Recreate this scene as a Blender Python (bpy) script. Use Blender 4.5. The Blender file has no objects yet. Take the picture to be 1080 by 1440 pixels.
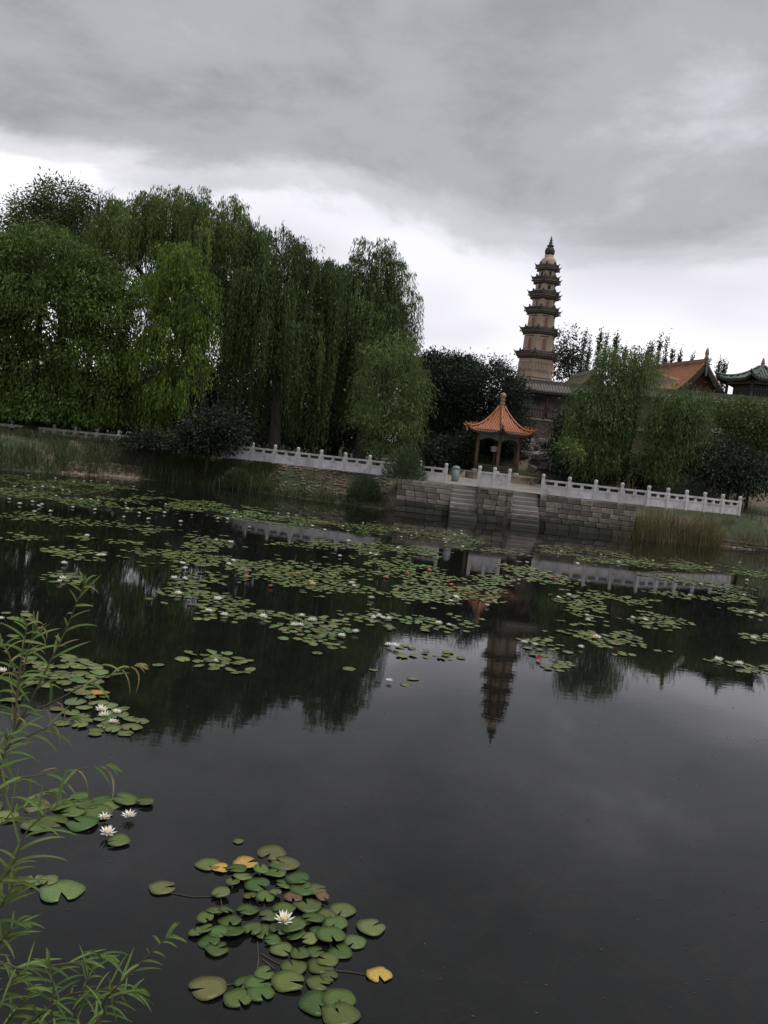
import bpy, math, random
import numpy as np
from mathutils import Vector, Matrix
R = math.radians
random.seed(7); rng = np.random.default_rng(11)
scene = bpy.context.scene
C = scene.collection

# ------------------------------------------------------------------ camera
FPX, CX, CY = 1150.0, 540.0, 720.0          # focal length and centre in photo pixels (1080 x 1440)
CAM = Vector((0, 0, 3.5)); PITCH, ROLL = R(4.5), R(6.2)
Fv = Vector((0, math.cos(PITCH), -math.sin(PITCH))); U0 = Vector((0, math.sin(PITCH), math.cos(PITCH))); R0 = Vector((1, 0, 0))
Rv = R0 * math.cos(ROLL) + U0 * math.sin(ROLL); Uv = -R0 * math.sin(ROLL) + U0 * math.cos(ROLL)
cam = bpy.data.objects.new('camera', bpy.data.cameras.new('camera')); C.objects.link(cam)
m = Matrix(((Rv.x, Uv.x, -Fv.x, CAM.x), (Rv.y, Uv.y, -Fv.y, CAM.y), (Rv.z, Uv.z, -Fv.z, CAM.z), (0, 0, 0, 1)))
cam.matrix_world = m
cam.data.sensor_fit = 'VERTICAL'; cam.data.sensor_height = 24.0; cam.data.lens = 24.0 * FPX / 1440.0
cam.data.clip_start = 0.05; cam.data.clip_end = 6000
scene.camera = cam
def ray(px, py): return Fv + Rv * ((px - CX) / FPX) + Uv * ((CY - py) / FPX)
def P(px, py, D):                                  # the point seen at a pixel, D metres out along the ground
    d = ray(px, py); return CAM + d * (D / d.y)
def Wp(px, py):                                    # the point of the pond surface seen at a pixel
    d = ray(px, py); return CAM + d * (-CAM.z / d.z)

# ------------------------------------------------------------------ world: overcast sky with a dark cloud deck, bright under its rim
SUN_EL, SUN_AZ = R(70), R(105)                       # azimuth from +Y towards +X
world = bpy.data.worlds.new('World'); scene.world = world; world.use_nodes = True
nt = world.node_tree; N = nt.nodes; L = nt.links; N.clear()
def nd(tree, t, **kw):
    n = tree.nodes.new(t)
    for k, v in kw.items(): setattr(n, k, v)
    return n
def math_node(tree, op, a, b=None, c=None, clamp=False):
    n = tree.nodes.new('ShaderNodeMath'); n.operation = op; n.use_clamp = clamp
    for i, v in enumerate((a, b, c)):
        if v is None: continue
        if isinstance(v, (int, float)): n.inputs[i].default_value = v
        else: tree.links.new(v, n.inputs[i])
    return n.outputs[0]
wo = nd(nt, 'ShaderNodeOutputWorld')
sky = nd(nt, 'ShaderNodeTexSky'); sky.sky_type = 'NISHITA'; sky.sun_disc = False
sky.sun_elevation = SUN_EL; sky.sun_rotation = SUN_AZ
bg_sky = nd(nt, 'ShaderNodeBackground'); bg_sky.inputs[1].default_value = 0.10; L.new(sky.outputs[0], bg_sky.inputs[0])
tc = nd(nt, 'ShaderNodeTexCoord')
sep = nd(nt, 'ShaderNodeSeparateXYZ'); L.new(tc.outputs['Generated'], sep.inputs[0])
zc = math_node(nt, 'MAXIMUM', sep.outputs[2], 0.0)
den = math_node(nt, 'ADD', zc, 0.16)
cxx = math_node(nt, 'DIVIDE', sep.outputs[0], den); cyy = math_node(nt, 'DIVIDE', sep.outputs[1], den)
com = nd(nt, 'ShaderNodeCombineXYZ'); L.new(cxx, com.inputs[0]); L.new(cyy, com.inputs[1]); com.inputs[2].default_value = 4.4
def noise(tree, vec, scale, detail=6, rough=0.55, dist=0.0):
    n = tree.nodes.new('ShaderNodeTexNoise'); n.inputs['Scale'].default_value = scale; n.inputs['Detail'].default_value = detail
    n.inputs['Roughness'].default_value = rough; n.inputs['Distortion'].default_value = dist
    if vec is not None: tree.links.new(vec, n.inputs['Vector'])
    return n.outputs['Fac']
def ramp(tree, fac, stops, interp='EASE'):
    n = tree.nodes.new('ShaderNodeValToRGB'); n.color_ramp.interpolation = interp
    e = n.color_ramp.elements
    while len(e) < len(stops): e.new(0.5)
    for i, (p, c) in enumerate(stops):
        e[i].position = p; e[i].color = (*c, 1) if len(c) == 3 else c
    tree.links.new(fac, n.inputs[0]); return n.outputs[0]
n1 = noise(nt, com.outputs[0], 0.9, 9, 0.60, 0.3)
n2 = noise(nt, com.outputs[0], 1.7, 10, 0.60, 0.2)
n3 = noise(nt, com.outputs[0], 0.55, 3, 0.5)
warp = math_node(nt, 'MULTIPLY_ADD', n1, 0.36, -0.18)
lev = math_node(nt, 'ADD', zc, warp)
deck = ramp(nt, lev, [(0.0, (0, 0, 0)), (0.215, (0.0, 0.0, 0.0)), (0.26, (0.55, 0.55, 0.55)), (0.32, (1, 1, 1))], 'EASE')
bright = ramp(nt, n3, [(0.34, (0.56, 0.55, 0.60)), (0.49, (0.74, 0.73, 0.78)), (0.60, (1.05, 1.04, 1.07))])
dark = ramp(nt, n2, [(0.30, (0.25, 0.252, 0.27)), (0.5, (0.345, 0.346, 0.368)), (0.72, (0.50, 0.50, 0.535))])
mixc = nd(nt, 'ShaderNodeMix', data_type='RGBA'); L.new(deck, mixc.inputs['Factor']); L.new(bright, mixc.inputs['A']); L.new(dark, mixc.inputs['B'])
bg_cloud = nd(nt, 'ShaderNodeBackground'); L.new(mixc.outputs['Result'], bg_cloud.inputs[0]); bg_cloud.inputs[1].default_value = 1.0
mixs = nd(nt, 'ShaderNodeMixShader'); mixs.inputs[0].default_value = 0.96
L.new(bg_sky.outputs[0], mixs.inputs[1]); L.new(bg_cloud.outputs[0], mixs.inputs[2]); L.new(mixs.outputs[0], wo.inputs[0])

sun_d = bpy.data.lights.new('sun', 'SUN'); sun_d.energy = 1.5; sun_d.angle = R(24); sun_d.color = (1.0, 0.97, 0.92)
sun = bpy.data.objects.new('sun', sun_d); C.objects.link(sun)
sv = Vector((math.sin(SUN_AZ) * math.cos(SUN_EL), math.cos(SUN_AZ) * math.cos(SUN_EL), math.sin(SUN_EL)))
sun.rotation_euler = (-sv).to_track_quat('-Z', 'Y').to_euler(); sun.location = (0, 0, 60)

vs = scene.view_settings; vs.view_transform = 'Standard'; vs.look = 'None'; vs.gamma = 1.0; vs.use_curve_mapping = False; vs.exposure = 0.45
scene.cycles.max_bounces = 6; scene.cycles.diffuse_bounces = 3; scene.cycles.glossy_bounces = 4; scene.cycles.transparent_max_bounces = 8

# ------------------------------------------------------------------ materials
MATS = {}
def new_mat(name):
    mt = bpy.data.materials.new(name); mt.use_nodes = True; t = mt.node_tree; t.nodes.clear()
    out = nd(t, 'ShaderNodeOutputMaterial'); b = nd(t, 'ShaderNodeBsdfPrincipled'); t.links.new(b.outputs[0], out.inputs[0])
    MATS[name] = mt; return mt, t, b, out
def mixcol(t, fac, a, b):
    n = nd(t, 'ShaderNodeMix', data_type='RGBA')
    for s, v in (('A', a), ('B', b)):
        if isinstance(v, tuple): n.inputs[s].default_value = (*v[:3], 1)
        else: t.links.new(v, n.inputs[s])
    if isinstance(fac, (int, float)): n.inputs['Factor'].default_value = fac
    else: t.links.new(fac, n.inputs['Factor'])
    return n.outputs['Result']
def bump(t, b, h, strength=0.3, dist=0.02):
    n = nd(t, 'ShaderNodeBump'); n.inputs['Strength'].default_value = strength; n.inputs['Distance'].default_value = dist
    t.links.new(h, n.inputs['Height']); t.links.new(n.outputs[0], b.inputs['Normal'])
def surf(name, c1, c2, scale=4.0, rough=0.75, bmp=0.3, bdist=0.01, c3=None, scale3=0.8, rnd=0.0, coord='Object', wet=False):
    """two tones broken up by noise, a third as stains, an optional tint per object"""
    mt, t, b, out = new_mat(name)
    v = nd(t, 'ShaderNodeTexCoord').outputs[coord]
    f = noise(t, v, scale, 6, 0.65)
    col = mixcol(t, ramp(t, f, [(0.35, (0, 0, 0)), (0.65, (1, 1, 1))], 'LINEAR'), c1, c2)
    if c3:
        g = noise(t, v, scale3, 5, 0.6)
        col = mixcol(t, ramp(t, g, [(0.5, (0, 0, 0)), (0.68, (0.8, 0.8, 0.8))], 'LINEAR'), col, c3)
    if wet:
        gz = nd(t, 'ShaderNodeSeparateXYZ'); t.links.new(nd(t, 'ShaderNodeNewGeometry').outputs['Position'], gz.inputs[0])
        al = math_node(t, 'ADD', gz.outputs[2], math_node(t, 'MULTIPLY', noise(t, nd(t, 'ShaderNodeNewGeometry').outputs['Position'], 1.6, 6, 0.7), -0.9))
        col = mixcol(t, ramp(t, al, [(0.0, (0.85, 0.85, 0.85)), (0.35, (0, 0, 0))], 'LINEAR'), col, (0.035, 0.038, 0.024))
    if rnd:
        oi = nd(t, 'ShaderNodeObjectInfo')
        hs = nd(t, 'ShaderNodeHueSaturation'); hs.inputs['Saturation'].default_value = 1.0
        t.links.new(math_node(t, 'MULTIPLY_ADD', oi.outputs['Random'], 2 * rnd, 1 - rnd), hs.inputs['Value']); t.links.new(col, hs.inputs['Color']); col = hs.outputs[0]
    t.links.new(col, b.inputs['Base Color']); b.inputs['Roughness'].default_value = rough
    if bmp: bump(t, b, noise(t, v, scale * 5, 5, 0.7), bmp, bdist)
    return mt
def foliage(name, c1, c2, c3, scale=0.5, trans=0.35, rough=0.55):
    """leaf blades: tone per leaf (face attribute) and per spray (noise), part of the light passes through"""
    mt, t, b, out = new_mat(name)
    at = nd(t, 'ShaderNodeAttribute'); at.attribute_name = 'tone'
    v = nd(t, 'ShaderNodeTexCoord').outputs['Object']
    col = mixcol(t, at.outputs['Fac'], c1, c2)
    f = noise(t, v, scale, 4, 0.6)
    col = mixcol(t, ramp(t, f, [(0.42, (0, 0, 0)), (0.7, (0.85, 0.85, 0.85))], 'LINEAR'), col, c3)
    t.links.new(col, b.inputs['Base Color']); b.inputs['Roughness'].default_value = rough; b.inputs['Specular IOR Level'].default_value = 0.25
    tr = nd(t, 'ShaderNodeBsdfTranslucent'); t.links.new(col, tr.inputs[0])
    mx = nd(t, 'ShaderNodeMixShader'); mx.inputs[0].default_value = trans
    t.links.new(b.outputs[0], mx.inputs[1]); t.links.new(tr.outputs[0], mx.inputs[2]); t.links.new(mx.outputs[0], out.inputs[0])
    return mt

M_stone = surf('white_stone', (0.46, 0.44, 0.44), (0.60, 0.58, 0.58), 3.0, 0.7, 0.3, 0.006, (0.27, 0.26, 0.24), 1.7, rnd=0.10)
M_quay = surf('quay_stone', (0.17, 0.145, 0.115), (0.27, 0.235, 0.19), 3.0, 0.9, 0.6, 0.02, (0.09, 0.085, 0.07), 1.1, rnd=0.45, wet=True)
M_quay_core = surf('quay_mortar', (0.05, 0.045, 0.04), (0.09, 0.08, 0.07), 6.0, 0.95)
M_slab = surf('step_slab', (0.22, 0.20, 0.18), (0.32, 0.29, 0.26), 2.0, 0.85, 0.4, 0.01, (0.14, 0.13, 0.11), 0.9, rnd=0.2, wet=True)
M_rock = surf('rock', (0.12, 0.115, 0.10), (0.26, 0.24, 0.21), 1.6, 0.95, 0.9, 0.05, (0.05, 0.055, 0.04), 0.9, rnd=0.3)
M_earth = None
M_plaster = surf('mural_plaster', (0.62, 0.60, 0.58), (0.50, 0.50, 0.50), 1.2, 0.85, 0.2, 0.005, (0.06, 0.065, 0.07), 1.1)
M_redwood = surf('red_timber', (0.085, 0.022, 0.016), (0.12, 0.03, 0.022), 5.0, 0.6, 0.2, 0.004)
M_darkwood = surf('dark_timber', (0.025, 0.022, 0.02), (0.045, 0.04, 0.035), 5.0, 0.8, 0.3, 0.006)
M_lattice = surf('weathered_lattice', (0.06, 0.055, 0.04), (0.10, 0.09, 0.065), 6.0, 0.85, 0.3, 0.006)
M_colwood = surf('pavilion_column', (0.095, 0.055, 0.035), (0.15, 0.09, 0.06), 4.0, 0.65, 0.3, 0.004, (0.06, 0.04, 0.03), 2.0)
M_beam = surf('painted_beam', (0.10, 0.115, 0.12), (0.17, 0.18, 0.175), 7.0, 0.7, 0.2, 0.004, (0.05, 0.07, 0.085), 3.0)
M_green_rail = surf('green_railing', (0.06, 0.075, 0.05), (0.09, 0.10, 0.07), 5.0, 0.75, 0.2, 0.004)
M_orange = surf('orange_glazed_tile', (0.28, 0.082, 0.026), (0.44, 0.145, 0.048), 7.0, 0.45, 0.3, 0.006, (0.14, 0.055, 0.03), 2.6)
M_orange_dk = surf('orange_tile_bed', (0.20, 0.055, 0.02), (0.28, 0.08, 0.03), 4.0, 0.6, 0.3, 0.01)
M_hallroof = surf('hall_orange_tile', (0.20, 0.078, 0.028), (0.31, 0.12, 0.04), 3.0, 0.5, 0.3, 0.01, (0.11, 0.07, 0.035), 1.0)
M_hallinlay = surf('hall_inlay_tile', (0.075, 0.065, 0.035), (0.12, 0.095, 0.05), 3.0, 0.5, 0.3, 0.01)
M_greytile = surf('grey_clay_tile', (0.085, 0.078, 0.068), (0.15, 0.135, 0.115), 4.0, 0.85, 0.4, 0.01, (0.06, 0.06, 0.045), 1.5)
M_brickroof = surf('dark_eave_tile', (0.038, 0.035, 0.031), (0.075, 0.066, 0.056), 4.0, 0.85, 0.4, 0.01)
M_greentile = surf('green_glazed_tile', (0.035, 0.06, 0.04), (0.065, 0.10, 0.065), 4.0, 0.45, 0.3, 0.01, (0.05, 0.055, 0.045), 1.6)
M_pagoda = None
M_pagred = surf('niche_red_brick', (0.20, 0.095, 0.065), (0.27, 0.13, 0.09), 5.0, 0.9, 0.3, 0.01)
M_hole = surf('dark_opening', (0.012, 0.011, 0.01), (0.02, 0.018, 0.016), 5.0, 0.9, 0)
M_iron = surf('weathered_iron', (0.022, 0.022, 0.024), (0.045, 0.043, 0.042), 6.0, 0.7, 0.3, 0.01)
M_yellowstone = surf('ridge_ornament', (0.20, 0.17, 0.07), (0.30, 0.26, 0.13), 6.0, 0.6, 0.3, 0.01)
M_pinkclay = surf('clay_finial', (0.30, 0.16, 0.11), (0.38, 0.22, 0.16), 6.0, 0.6, 0.3, 0.01)
M_bark = surf('bark', (0.028, 0.022, 0.017), (0.06, 0.05, 0.04), 3.0, 0.95, 0.8, 0.04)
M_lamp = surf('lantern_paper', (0.42, 0.43, 0.43), (0.50, 0.51, 0.50), 3.0, 0.8, 0.1)
M_bin = surf('bin_paint', (0.14, 0.18, 0.19), (0.18, 0.22, 0.23), 4.0, 0.5, 0.1)
M_gravel = surf('gravel', (0.15, 0.12, 0.095), (0.25, 0.20, 0.16), 2.0, 0.95, 0.5, 0.02, (0.08, 0.07, 0.06), 0.8)
def brick_mat(name, c1, c2, mortar, bw, bh, msize=0.012, stain=None):
    mt, t, b, out = new_mat(name)
    v = nd(t, 'ShaderNodeTexCoord').outputs['Object']
    s = nd(t, 'ShaderNodeSeparateXYZ'); t.links.new(v, s.inputs[0])
    cm = nd(t, 'ShaderNodeCombineXYZ'); t.links.new(math_node(t, 'ADD', s.outputs[0], s.outputs[1]), cm.inputs[0]); t.links.new(s.outputs[2], cm.inputs[1])
    br = nd(t, 'ShaderNodeTexBrick'); t.links.new(cm.outputs[0], br.inputs['Vector'])
    br.inputs['Color1'].default_value = (*c1, 1); br.inputs['Color2'].default_value = (*c2, 1); br.inputs['Mortar'].default_value = (*mortar, 1)
    br.inputs['Scale'].default_value = 1.0; br.inputs['Brick Width'].default_value = bw; br.inputs['Row Height'].default_value = bh; br.inputs['Mortar Size'].default_value = msize
    col = br.outputs['Color']
    g = noise(t, v, 0.9, 6, 0.65)
    if stain: col = mixcol(t, ramp(t, g, [(0.45, (0, 0, 0)), (0.7, (0.75, 0.75, 0.75))], 'LINEAR'), col, stain)
    t.links.new(col, b.inputs['Base Color']); b.inputs['Roughness'].default_value = 0.9
    bump(t, b, br.outputs['Fac'], -0.5, 0.01)
    return mt
M_pagoda = brick_mat('pagoda_brick', (0.47, 0.355, 0.26), (0.39, 0.295, 0.215), (0.29, 0.225, 0.17), 0.30, 0.075, 0.008, (0.31, 0.245, 0.19))
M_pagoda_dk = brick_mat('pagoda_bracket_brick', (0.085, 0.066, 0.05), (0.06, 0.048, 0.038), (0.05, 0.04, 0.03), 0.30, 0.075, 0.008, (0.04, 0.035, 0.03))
M_dentil = surf('bracket_clay', (0.20, 0.15, 0.11), (0.27, 0.20, 0.15), 5.0, 0.9, 0.3, 0.01)
M_buff = surf('buff_stone', (0.27, 0.22, 0.165), (0.36, 0.30, 0.23), 2.5, 0.9, 0.5, 0.012, (0.18, 0.15, 0.12), 0.9)
M_terrace = brick_mat('terrace_brick', (0.23, 0.175, 0.13), (0.17, 0.13, 0.10), (0.10, 0.08, 0.065), 0.34, 0.11, 0.012, (0.11, 0.10, 0.08))
M_hallbrick = brick_mat('hall_brick', (0.16, 0.06, 0.04), (0.12, 0.045, 0.03), (0.08, 0.05, 0.04), 0.34, 0.10, 0.01)
F_willow = foliage('willow_leaf', (0.0484, 0.0782, 0.0196), (0.1674, 0.2482, 0.0571), (0.0826, 0.1169, 0.0364), 0.6)
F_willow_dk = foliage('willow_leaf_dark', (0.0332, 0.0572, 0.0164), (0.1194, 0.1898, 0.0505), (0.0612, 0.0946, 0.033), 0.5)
F_bright = foliage('willow_leaf_bright', (0.0672, 0.1198, 0.0182), (0.174, 0.2767, 0.0424), (0.1037, 0.1662, 0.0316), 0.7)
F_left = foliage('locust_leaf', (0.0425, 0.0789, 0.0145), (0.1346, 0.2217, 0.0416), (0.069, 0.113, 0.0267), 0.5)
F_elm = foliage('elm_leaf', (0.042, 0.0643, 0.0192), (0.099, 0.1432, 0.0432), (0.066, 0.0926, 0.0343), 0.6)
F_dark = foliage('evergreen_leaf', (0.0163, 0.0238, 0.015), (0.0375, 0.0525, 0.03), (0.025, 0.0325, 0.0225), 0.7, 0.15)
F_mid = foliage('young_willow_leaf', (0.0617, 0.1008, 0.0296), (0.1495, 0.2211, 0.065), (0.078, 0.1127, 0.041), 0.8)
F_poplar = foliage('poplar_leaf', (0.0315, 0.0429, 0.0232), (0.0702, 0.0874, 0.0477), (0.0429, 0.0515, 0.0335), 0.6, 0.2)
F_shrub = foliage('shrub_leaf', (0.048, 0.0792, 0.0384), (0.096, 0.138, 0.066), (0.06, 0.084, 0.0456), 1.0)
F_grass = foliage('bank_grass', (0.048, 0.072, 0.0312), (0.102, 0.126, 0.054), (0.084, 0.09, 0.042), 1.5)
F_reed = foliage('reed_blade', (0.10, 0.10, 0.04), (0.24, 0.19, 0.10), (0.16, 0.135, 0.065), 1.5)
F_herb = foliage('herb_leaf', (0.0793, 0.139, 0.0337), (0.1817, 0.2747, 0.071), (0.1385, 0.183, 0.0485), 3.0, 0.3, 0.5)
F_herb_dry = foliage('herb_leaf_dry', (0.247, 0.221, 0.0975), (0.351, 0.286, 0.143), (0.208, 0.195, 0.078), 3.0, 0.3, 0.5)
M_stem = surf('herb_stem', (0.07, 0.05, 0.035), (0.11, 0.085, 0.05), 9.0, 0.7, 0.2, 0.002)
M_petiole = surf('lily_stem', (0.05, 0.04, 0.03), (0.08, 0.06, 0.04), 9.0, 0.6, 0.1)

def pad_mat(name, c1, c2, vein, edge, spread=0.25):
    mt, t, b, out = new_mat(name)
    v = nd(t, 'ShaderNodeTexCoord').outputs['Object']
    oi = nd(t, 'ShaderNodeObjectInfo'); at = nd(t, 'ShaderNodeAttribute'); at.attribute_name = 'tone'
    vv = nd(t, 'ShaderNodeVectorMath', operation='ADD'); t.links.new(v, vv.inputs[0])
    sc = nd(t, 'ShaderNodeVectorMath', operation='SCALE'); t.links.new(oi.outputs['Location'], sc.inputs[0]); sc.inputs['Scale'].default_value = 3.0
    t.links.new(sc.outputs[0], vv.inputs[1])
    f = noise(t, vv.outputs[0], 9.0, 6, 0.65)
    col = mixcol(t, ramp(t, f, [(0.35, (0, 0, 0)), (0.7, (1, 1, 1))], 'LINEAR'), c1, c2)
    s = nd(t, 'ShaderNodeSeparateXYZ'); t.links.new(v, s.inputs[0])
    ang = math_node(t, 'ARCTAN2', s.outputs[1], s.outputs[0])
    vn = math_node(t, 'POWER', math_node(t, 'ABSOLUTE', math_node(t, 'COSINE', math_node(t, 'MULTIPLY', ang, 9.0))), 26.0)
    col = mixcol(t, math_node(t, 'MULTIPLY', vn, 0.6), col, vein)
    g = noise(t, vv.outputs[0], 3.0, 5, 0.6)
    col = mixcol(t, ramp(t, g, [(0.56, (0, 0, 0)), (0.72, (0.7, 0.7, 0.7))], 'LINEAR'), col, edge)
    hs = nd(t, 'ShaderNodeHueSaturation'); t.links.new(col, hs.inputs['Color'])
    t.links.new(math_node(t, 'MULTIPLY_ADD', oi.outputs['Random'], 0.06, 0.47), hs.inputs['Hue'])
    rn = math_node(t, 'FRACT', math_node(t, 'MULTIPLY', oi.outputs['Random'], 7.31))
    t.links.new(math_node(t, 'MULTIPLY_ADD', rn, 2 * spread, 1 - spread), hs.inputs['Value'])
    t.links.new(hs.outputs[0], b.inputs['Base Color']); b.inputs['Roughness'].default_value = 0.42; b.inputs['Specular IOR Level'].default_value = 0.4
    bump(t, b, noise(t, v, 30, 4, 0.6), 0.25, 0.003)
    return mt
M_pad = pad_mat('lily_pad', (0.095, 0.130, 0.036), (0.155, 0.190, 0.058), (0.16, 0.20, 0.10), (0.12, 0.14, 0.055))
M_pad_deep = pad_mat('lily_pad_deep_green', (0.050, 0.092, 0.018), (0.090, 0.140, 0.030), (0.12, 0.15, 0.055), (0.10, 0.11, 0.03))
M_pad_olive = pad_mat('lily_pad_olive', (0.105, 0.115, 0.038), (0.15, 0.145, 0.05), (0.18, 0.16, 0.07), (0.20, 0.15, 0.05))
M_pad_yellow = pad_mat('lily_pad_yellow', (0.42, 0.23, 0.05), (0.52, 0.33, 0.08), (0.5, 0.35, 0.12), (0.24, 0.12, 0.04), 0.15)
M_pad_brown = pad_mat('lily_pad_brown', (0.13, 0.075, 0.045), (0.18, 0.10, 0.06), (0.18, 0.11, 0.07), (0.08, 0.05, 0.03), 0.2)
def petal(name, c1, c2):
    mt, t, b, out = new_mat(name)
    v = nd(t, 'ShaderNodeTexCoord').outputs['Object']
    col = mixcol(t, noise(t, v, 14.0, 3), c1, c2)
    t.links.new(col, b.inputs['Base Color']); b.inputs['Roughness'].default_value = 0.55
    b.inputs['Subsurface Weight'].default_value = 0.0
    return mt
M_white = petal('white_petal', (0.80, 0.79, 0.76), (0.86, 0.85, 0.81))
M_pink = petal('pink_petal', (0.62, 0.22, 0.20), (0.72, 0.36, 0.30))
M_red = petal('red_petal', (0.42, 0.035, 0.06), (0.55, 0.07, 0.09))
M_yel = petal('yellow_petal', (0.72, 0.64, 0.28), (0.80, 0.72, 0.38))
M_stamen = petal('stamen', (0.70, 0.46, 0.06), (0.78, 0.58, 0.12))

# water: dark pond, mirror smooth with a slow faint swell
mt, t, b, out = new_mat('pond_water')
v = nd(t, 'ShaderNodeTexCoord').outputs['Object']
wn = noise(t, v, 1.9, 10, 0.75, 0.9)
wn2 = noise(t, v, 0.16, 3, 0.6)
wisp = ramp(t, wn, [(0.50, (0, 0, 0)), (0.55, (0.7, 0.7, 0.7)), (0.60, (0, 0, 0))], 'LINEAR')
wcol = mixcol(t, math_node(t, 'MULTIPLY', wisp, math_node(t, 'MULTIPLY', wn2, 0.9)), (0.0065, 0.0070, 0.0062), (0.017, 0.016, 0.013))
t.links.new(wcol, b.inputs['Base Color']); b.inputs['Roughness'].default_value = 0.0; b.inputs['IOR'].default_value = 1.333
b.inputs['Specular IOR Level'].default_value = 0.5
mp = nd(t, 'ShaderNodeMapping'); mp.inputs['Scale'].default_value = (1.0, 2.2, 1.0); t.links.new(v, mp.inputs['Vector'])
bump(t, b, noise(t, mp.outputs[0], 3.2, 4, 0.55), 0.05, 0.010)
M_water = mt
# ground
mt, t, b, out = new_mat('earth_and_turf')
v = nd(t, 'ShaderNodeTexCoord').outputs['Object']
gc = mixcol(t, noise(t, v, 2.5, 7, 0.7), (0.11, 0.085, 0.062), (0.19, 0.15, 0.115))
gg = mixcol(t, noise(t, v, 5.0, 5, 0.7), (0.030, 0.045, 0.02), (0.065, 0.082, 0.035))
gcol = mixcol(t, ramp(t, noise(t, v, 0.35, 6, 0.65), [(0.40, (0, 0, 0)), (0.52, (1, 1, 1))], 'LINEAR'), gc, gg)
t.links.new(gcol, b.inputs['Base Color']); b.inputs['Roughness'].default_value = 0.95
bump(t, b, noise(t, v, 9, 6, 0.7), 0.8, 0.06)
M_earth = mt

# ------------------------------------------------------------------ mesh helpers
class MB:
    """collects vertices and faces of one mesh"""
    def __init__(s): s.v = []; s.f = []
    def add(s, vs, fs):
        o = len(s.v); s.v += [tuple(p) for p in vs]; s.f += [tuple(i + o for i in f) for f in fs]; return s
    def box(s, c, size, rz=0.0, taper=1.0, axes=None):
        hx, hy, hz = size[0] / 2, size[1] / 2, size[2] / 2
        vs = []
        for z, k in ((-hz, 1.0), (hz, taper)):
            for x, y in ((-hx * k, -hy * k), (hx * k, -hy * k), (hx * k, hy * k), (-hx * k, hy * k)):
                if axes: p = Vector(c) + axes[0] * x + axes[1] * y + axes[2] * z
                else: p = (c[0] + x * math.cos(rz) - y * math.sin(rz), c[1] + x * math.sin(rz) + y * math.cos(rz), c[2] + z)
                vs.append(p)
        return s.add(vs, [(3, 2, 1, 0), (4, 5, 6, 7), (0, 1, 5, 4), (1, 2, 6, 5), (2, 3, 7, 6), (3, 0, 4, 7)])
    def bar(s, a, b_, w, h):                         # beam between two points
        a, b_ = Vector(a), Vector(b_); d = b_ - a; L_ = d.length; d.normalize()
        side = d.cross(Vector((0, 0, 1)))
        side = Vector((1, 0, 0)) if side.length < 1e-4 else side.normalized()
        up = side.cross(d)
        return s.box((a + b_) / 2, (L_, w, h), axes=(d, side, up))
    def tube(s, pts, rad, n=8, cap=True):
        pts = [Vector(p) for p in pts]; K = len(pts)
        if not hasattr(rad, '__len__'): rad = [rad] * K
        ref = Vector((0.31, 0.87, 0.38)); vs = []
        for i, p in enumerate(pts):
            d = (pts[min(i + 1, K - 1)] - pts[max(i - 1, 0)]).normalized()
            a = d.cross(ref).normalized(); c = d.cross(a)
            for k in range(n):
                th = 2 * math.pi * k / n; vs.append(p + (a * math.cos(th) + c * math.sin(th)) * rad[i])
        fs = [(i * n + k, i * n + (k + 1) % n, (i + 1) * n + (k + 1) % n, (i + 1) * n + k) for i in range(K - 1) for k in range(n)]
        if cap: fs += [tuple(range(n))[::-1], tuple((K - 1) * n + k for k in range(n))]
        return s.add(vs, fs)
    def lathe(s, c, prof, n=12, rot=0.0):            # prof: (radius, height) from the bottom up
        vs = [(c[0] + r * math.cos(rot + 2 * math.pi * k / n), c[1] + r * math.sin(rot + 2 * math.pi * k / n), c[2] + z) for r, z in prof for k in range(n)]
        K = len(prof)
        fs = [(i * n + k, i * n + (k + 1) % n, (i + 1) * n + (k + 1) % n, (i + 1) * n + k) for i in range(K - 1) for k in range(n)]
        fs += [tuple(range(n))[::-1], tuple((K - 1) * n + k for k in range(n))]
        return s.add(vs, fs)
    def build(s, name, mat, parent=None, smooth=False, loc=None):
        me = bpy.data.meshes.new(name)
        vs = s.v if loc is None else [(x - loc[0], y - loc[1], z - loc[2]) for x, y, z in s.v]
        me.from_pydata(vs, [], s.f); me.update()
        me.materials.append(mat)
        if smooth: me.polygons.foreach_set('use_smooth', [True] * len(me.polygons))
        return link(name, me, parent, loc)
def link(name, me, parent=None, loc=None):
    o = bpy.data.objects.new(name, me); C.objects.link(o)
    if parent is not None:
        o.parent = parent
        o.matrix_parent_inverse = Matrix.Translation(-Vector(world_loc(parent)))
    if loc is not None: o.location = loc
    return o
WL = {}
def world_loc(o):
    return WL.get(o.name, tuple(o.location))
def tag(o, label=None, cat=None, group=None, kind=None):
    for k, v in (('label', label), ('category', cat), ('group', group), ('kind', kind)):
        if v: o[k] = v
    return o
def thing(name, loc, label, cat, group=None):
    o = bpy.data.objects.new(name, None); C.objects.link(o); o.location = loc; o.empty_display_size = 0.2
    WL[o.name] = tuple(loc); return tag(o, label, cat, group)
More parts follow.
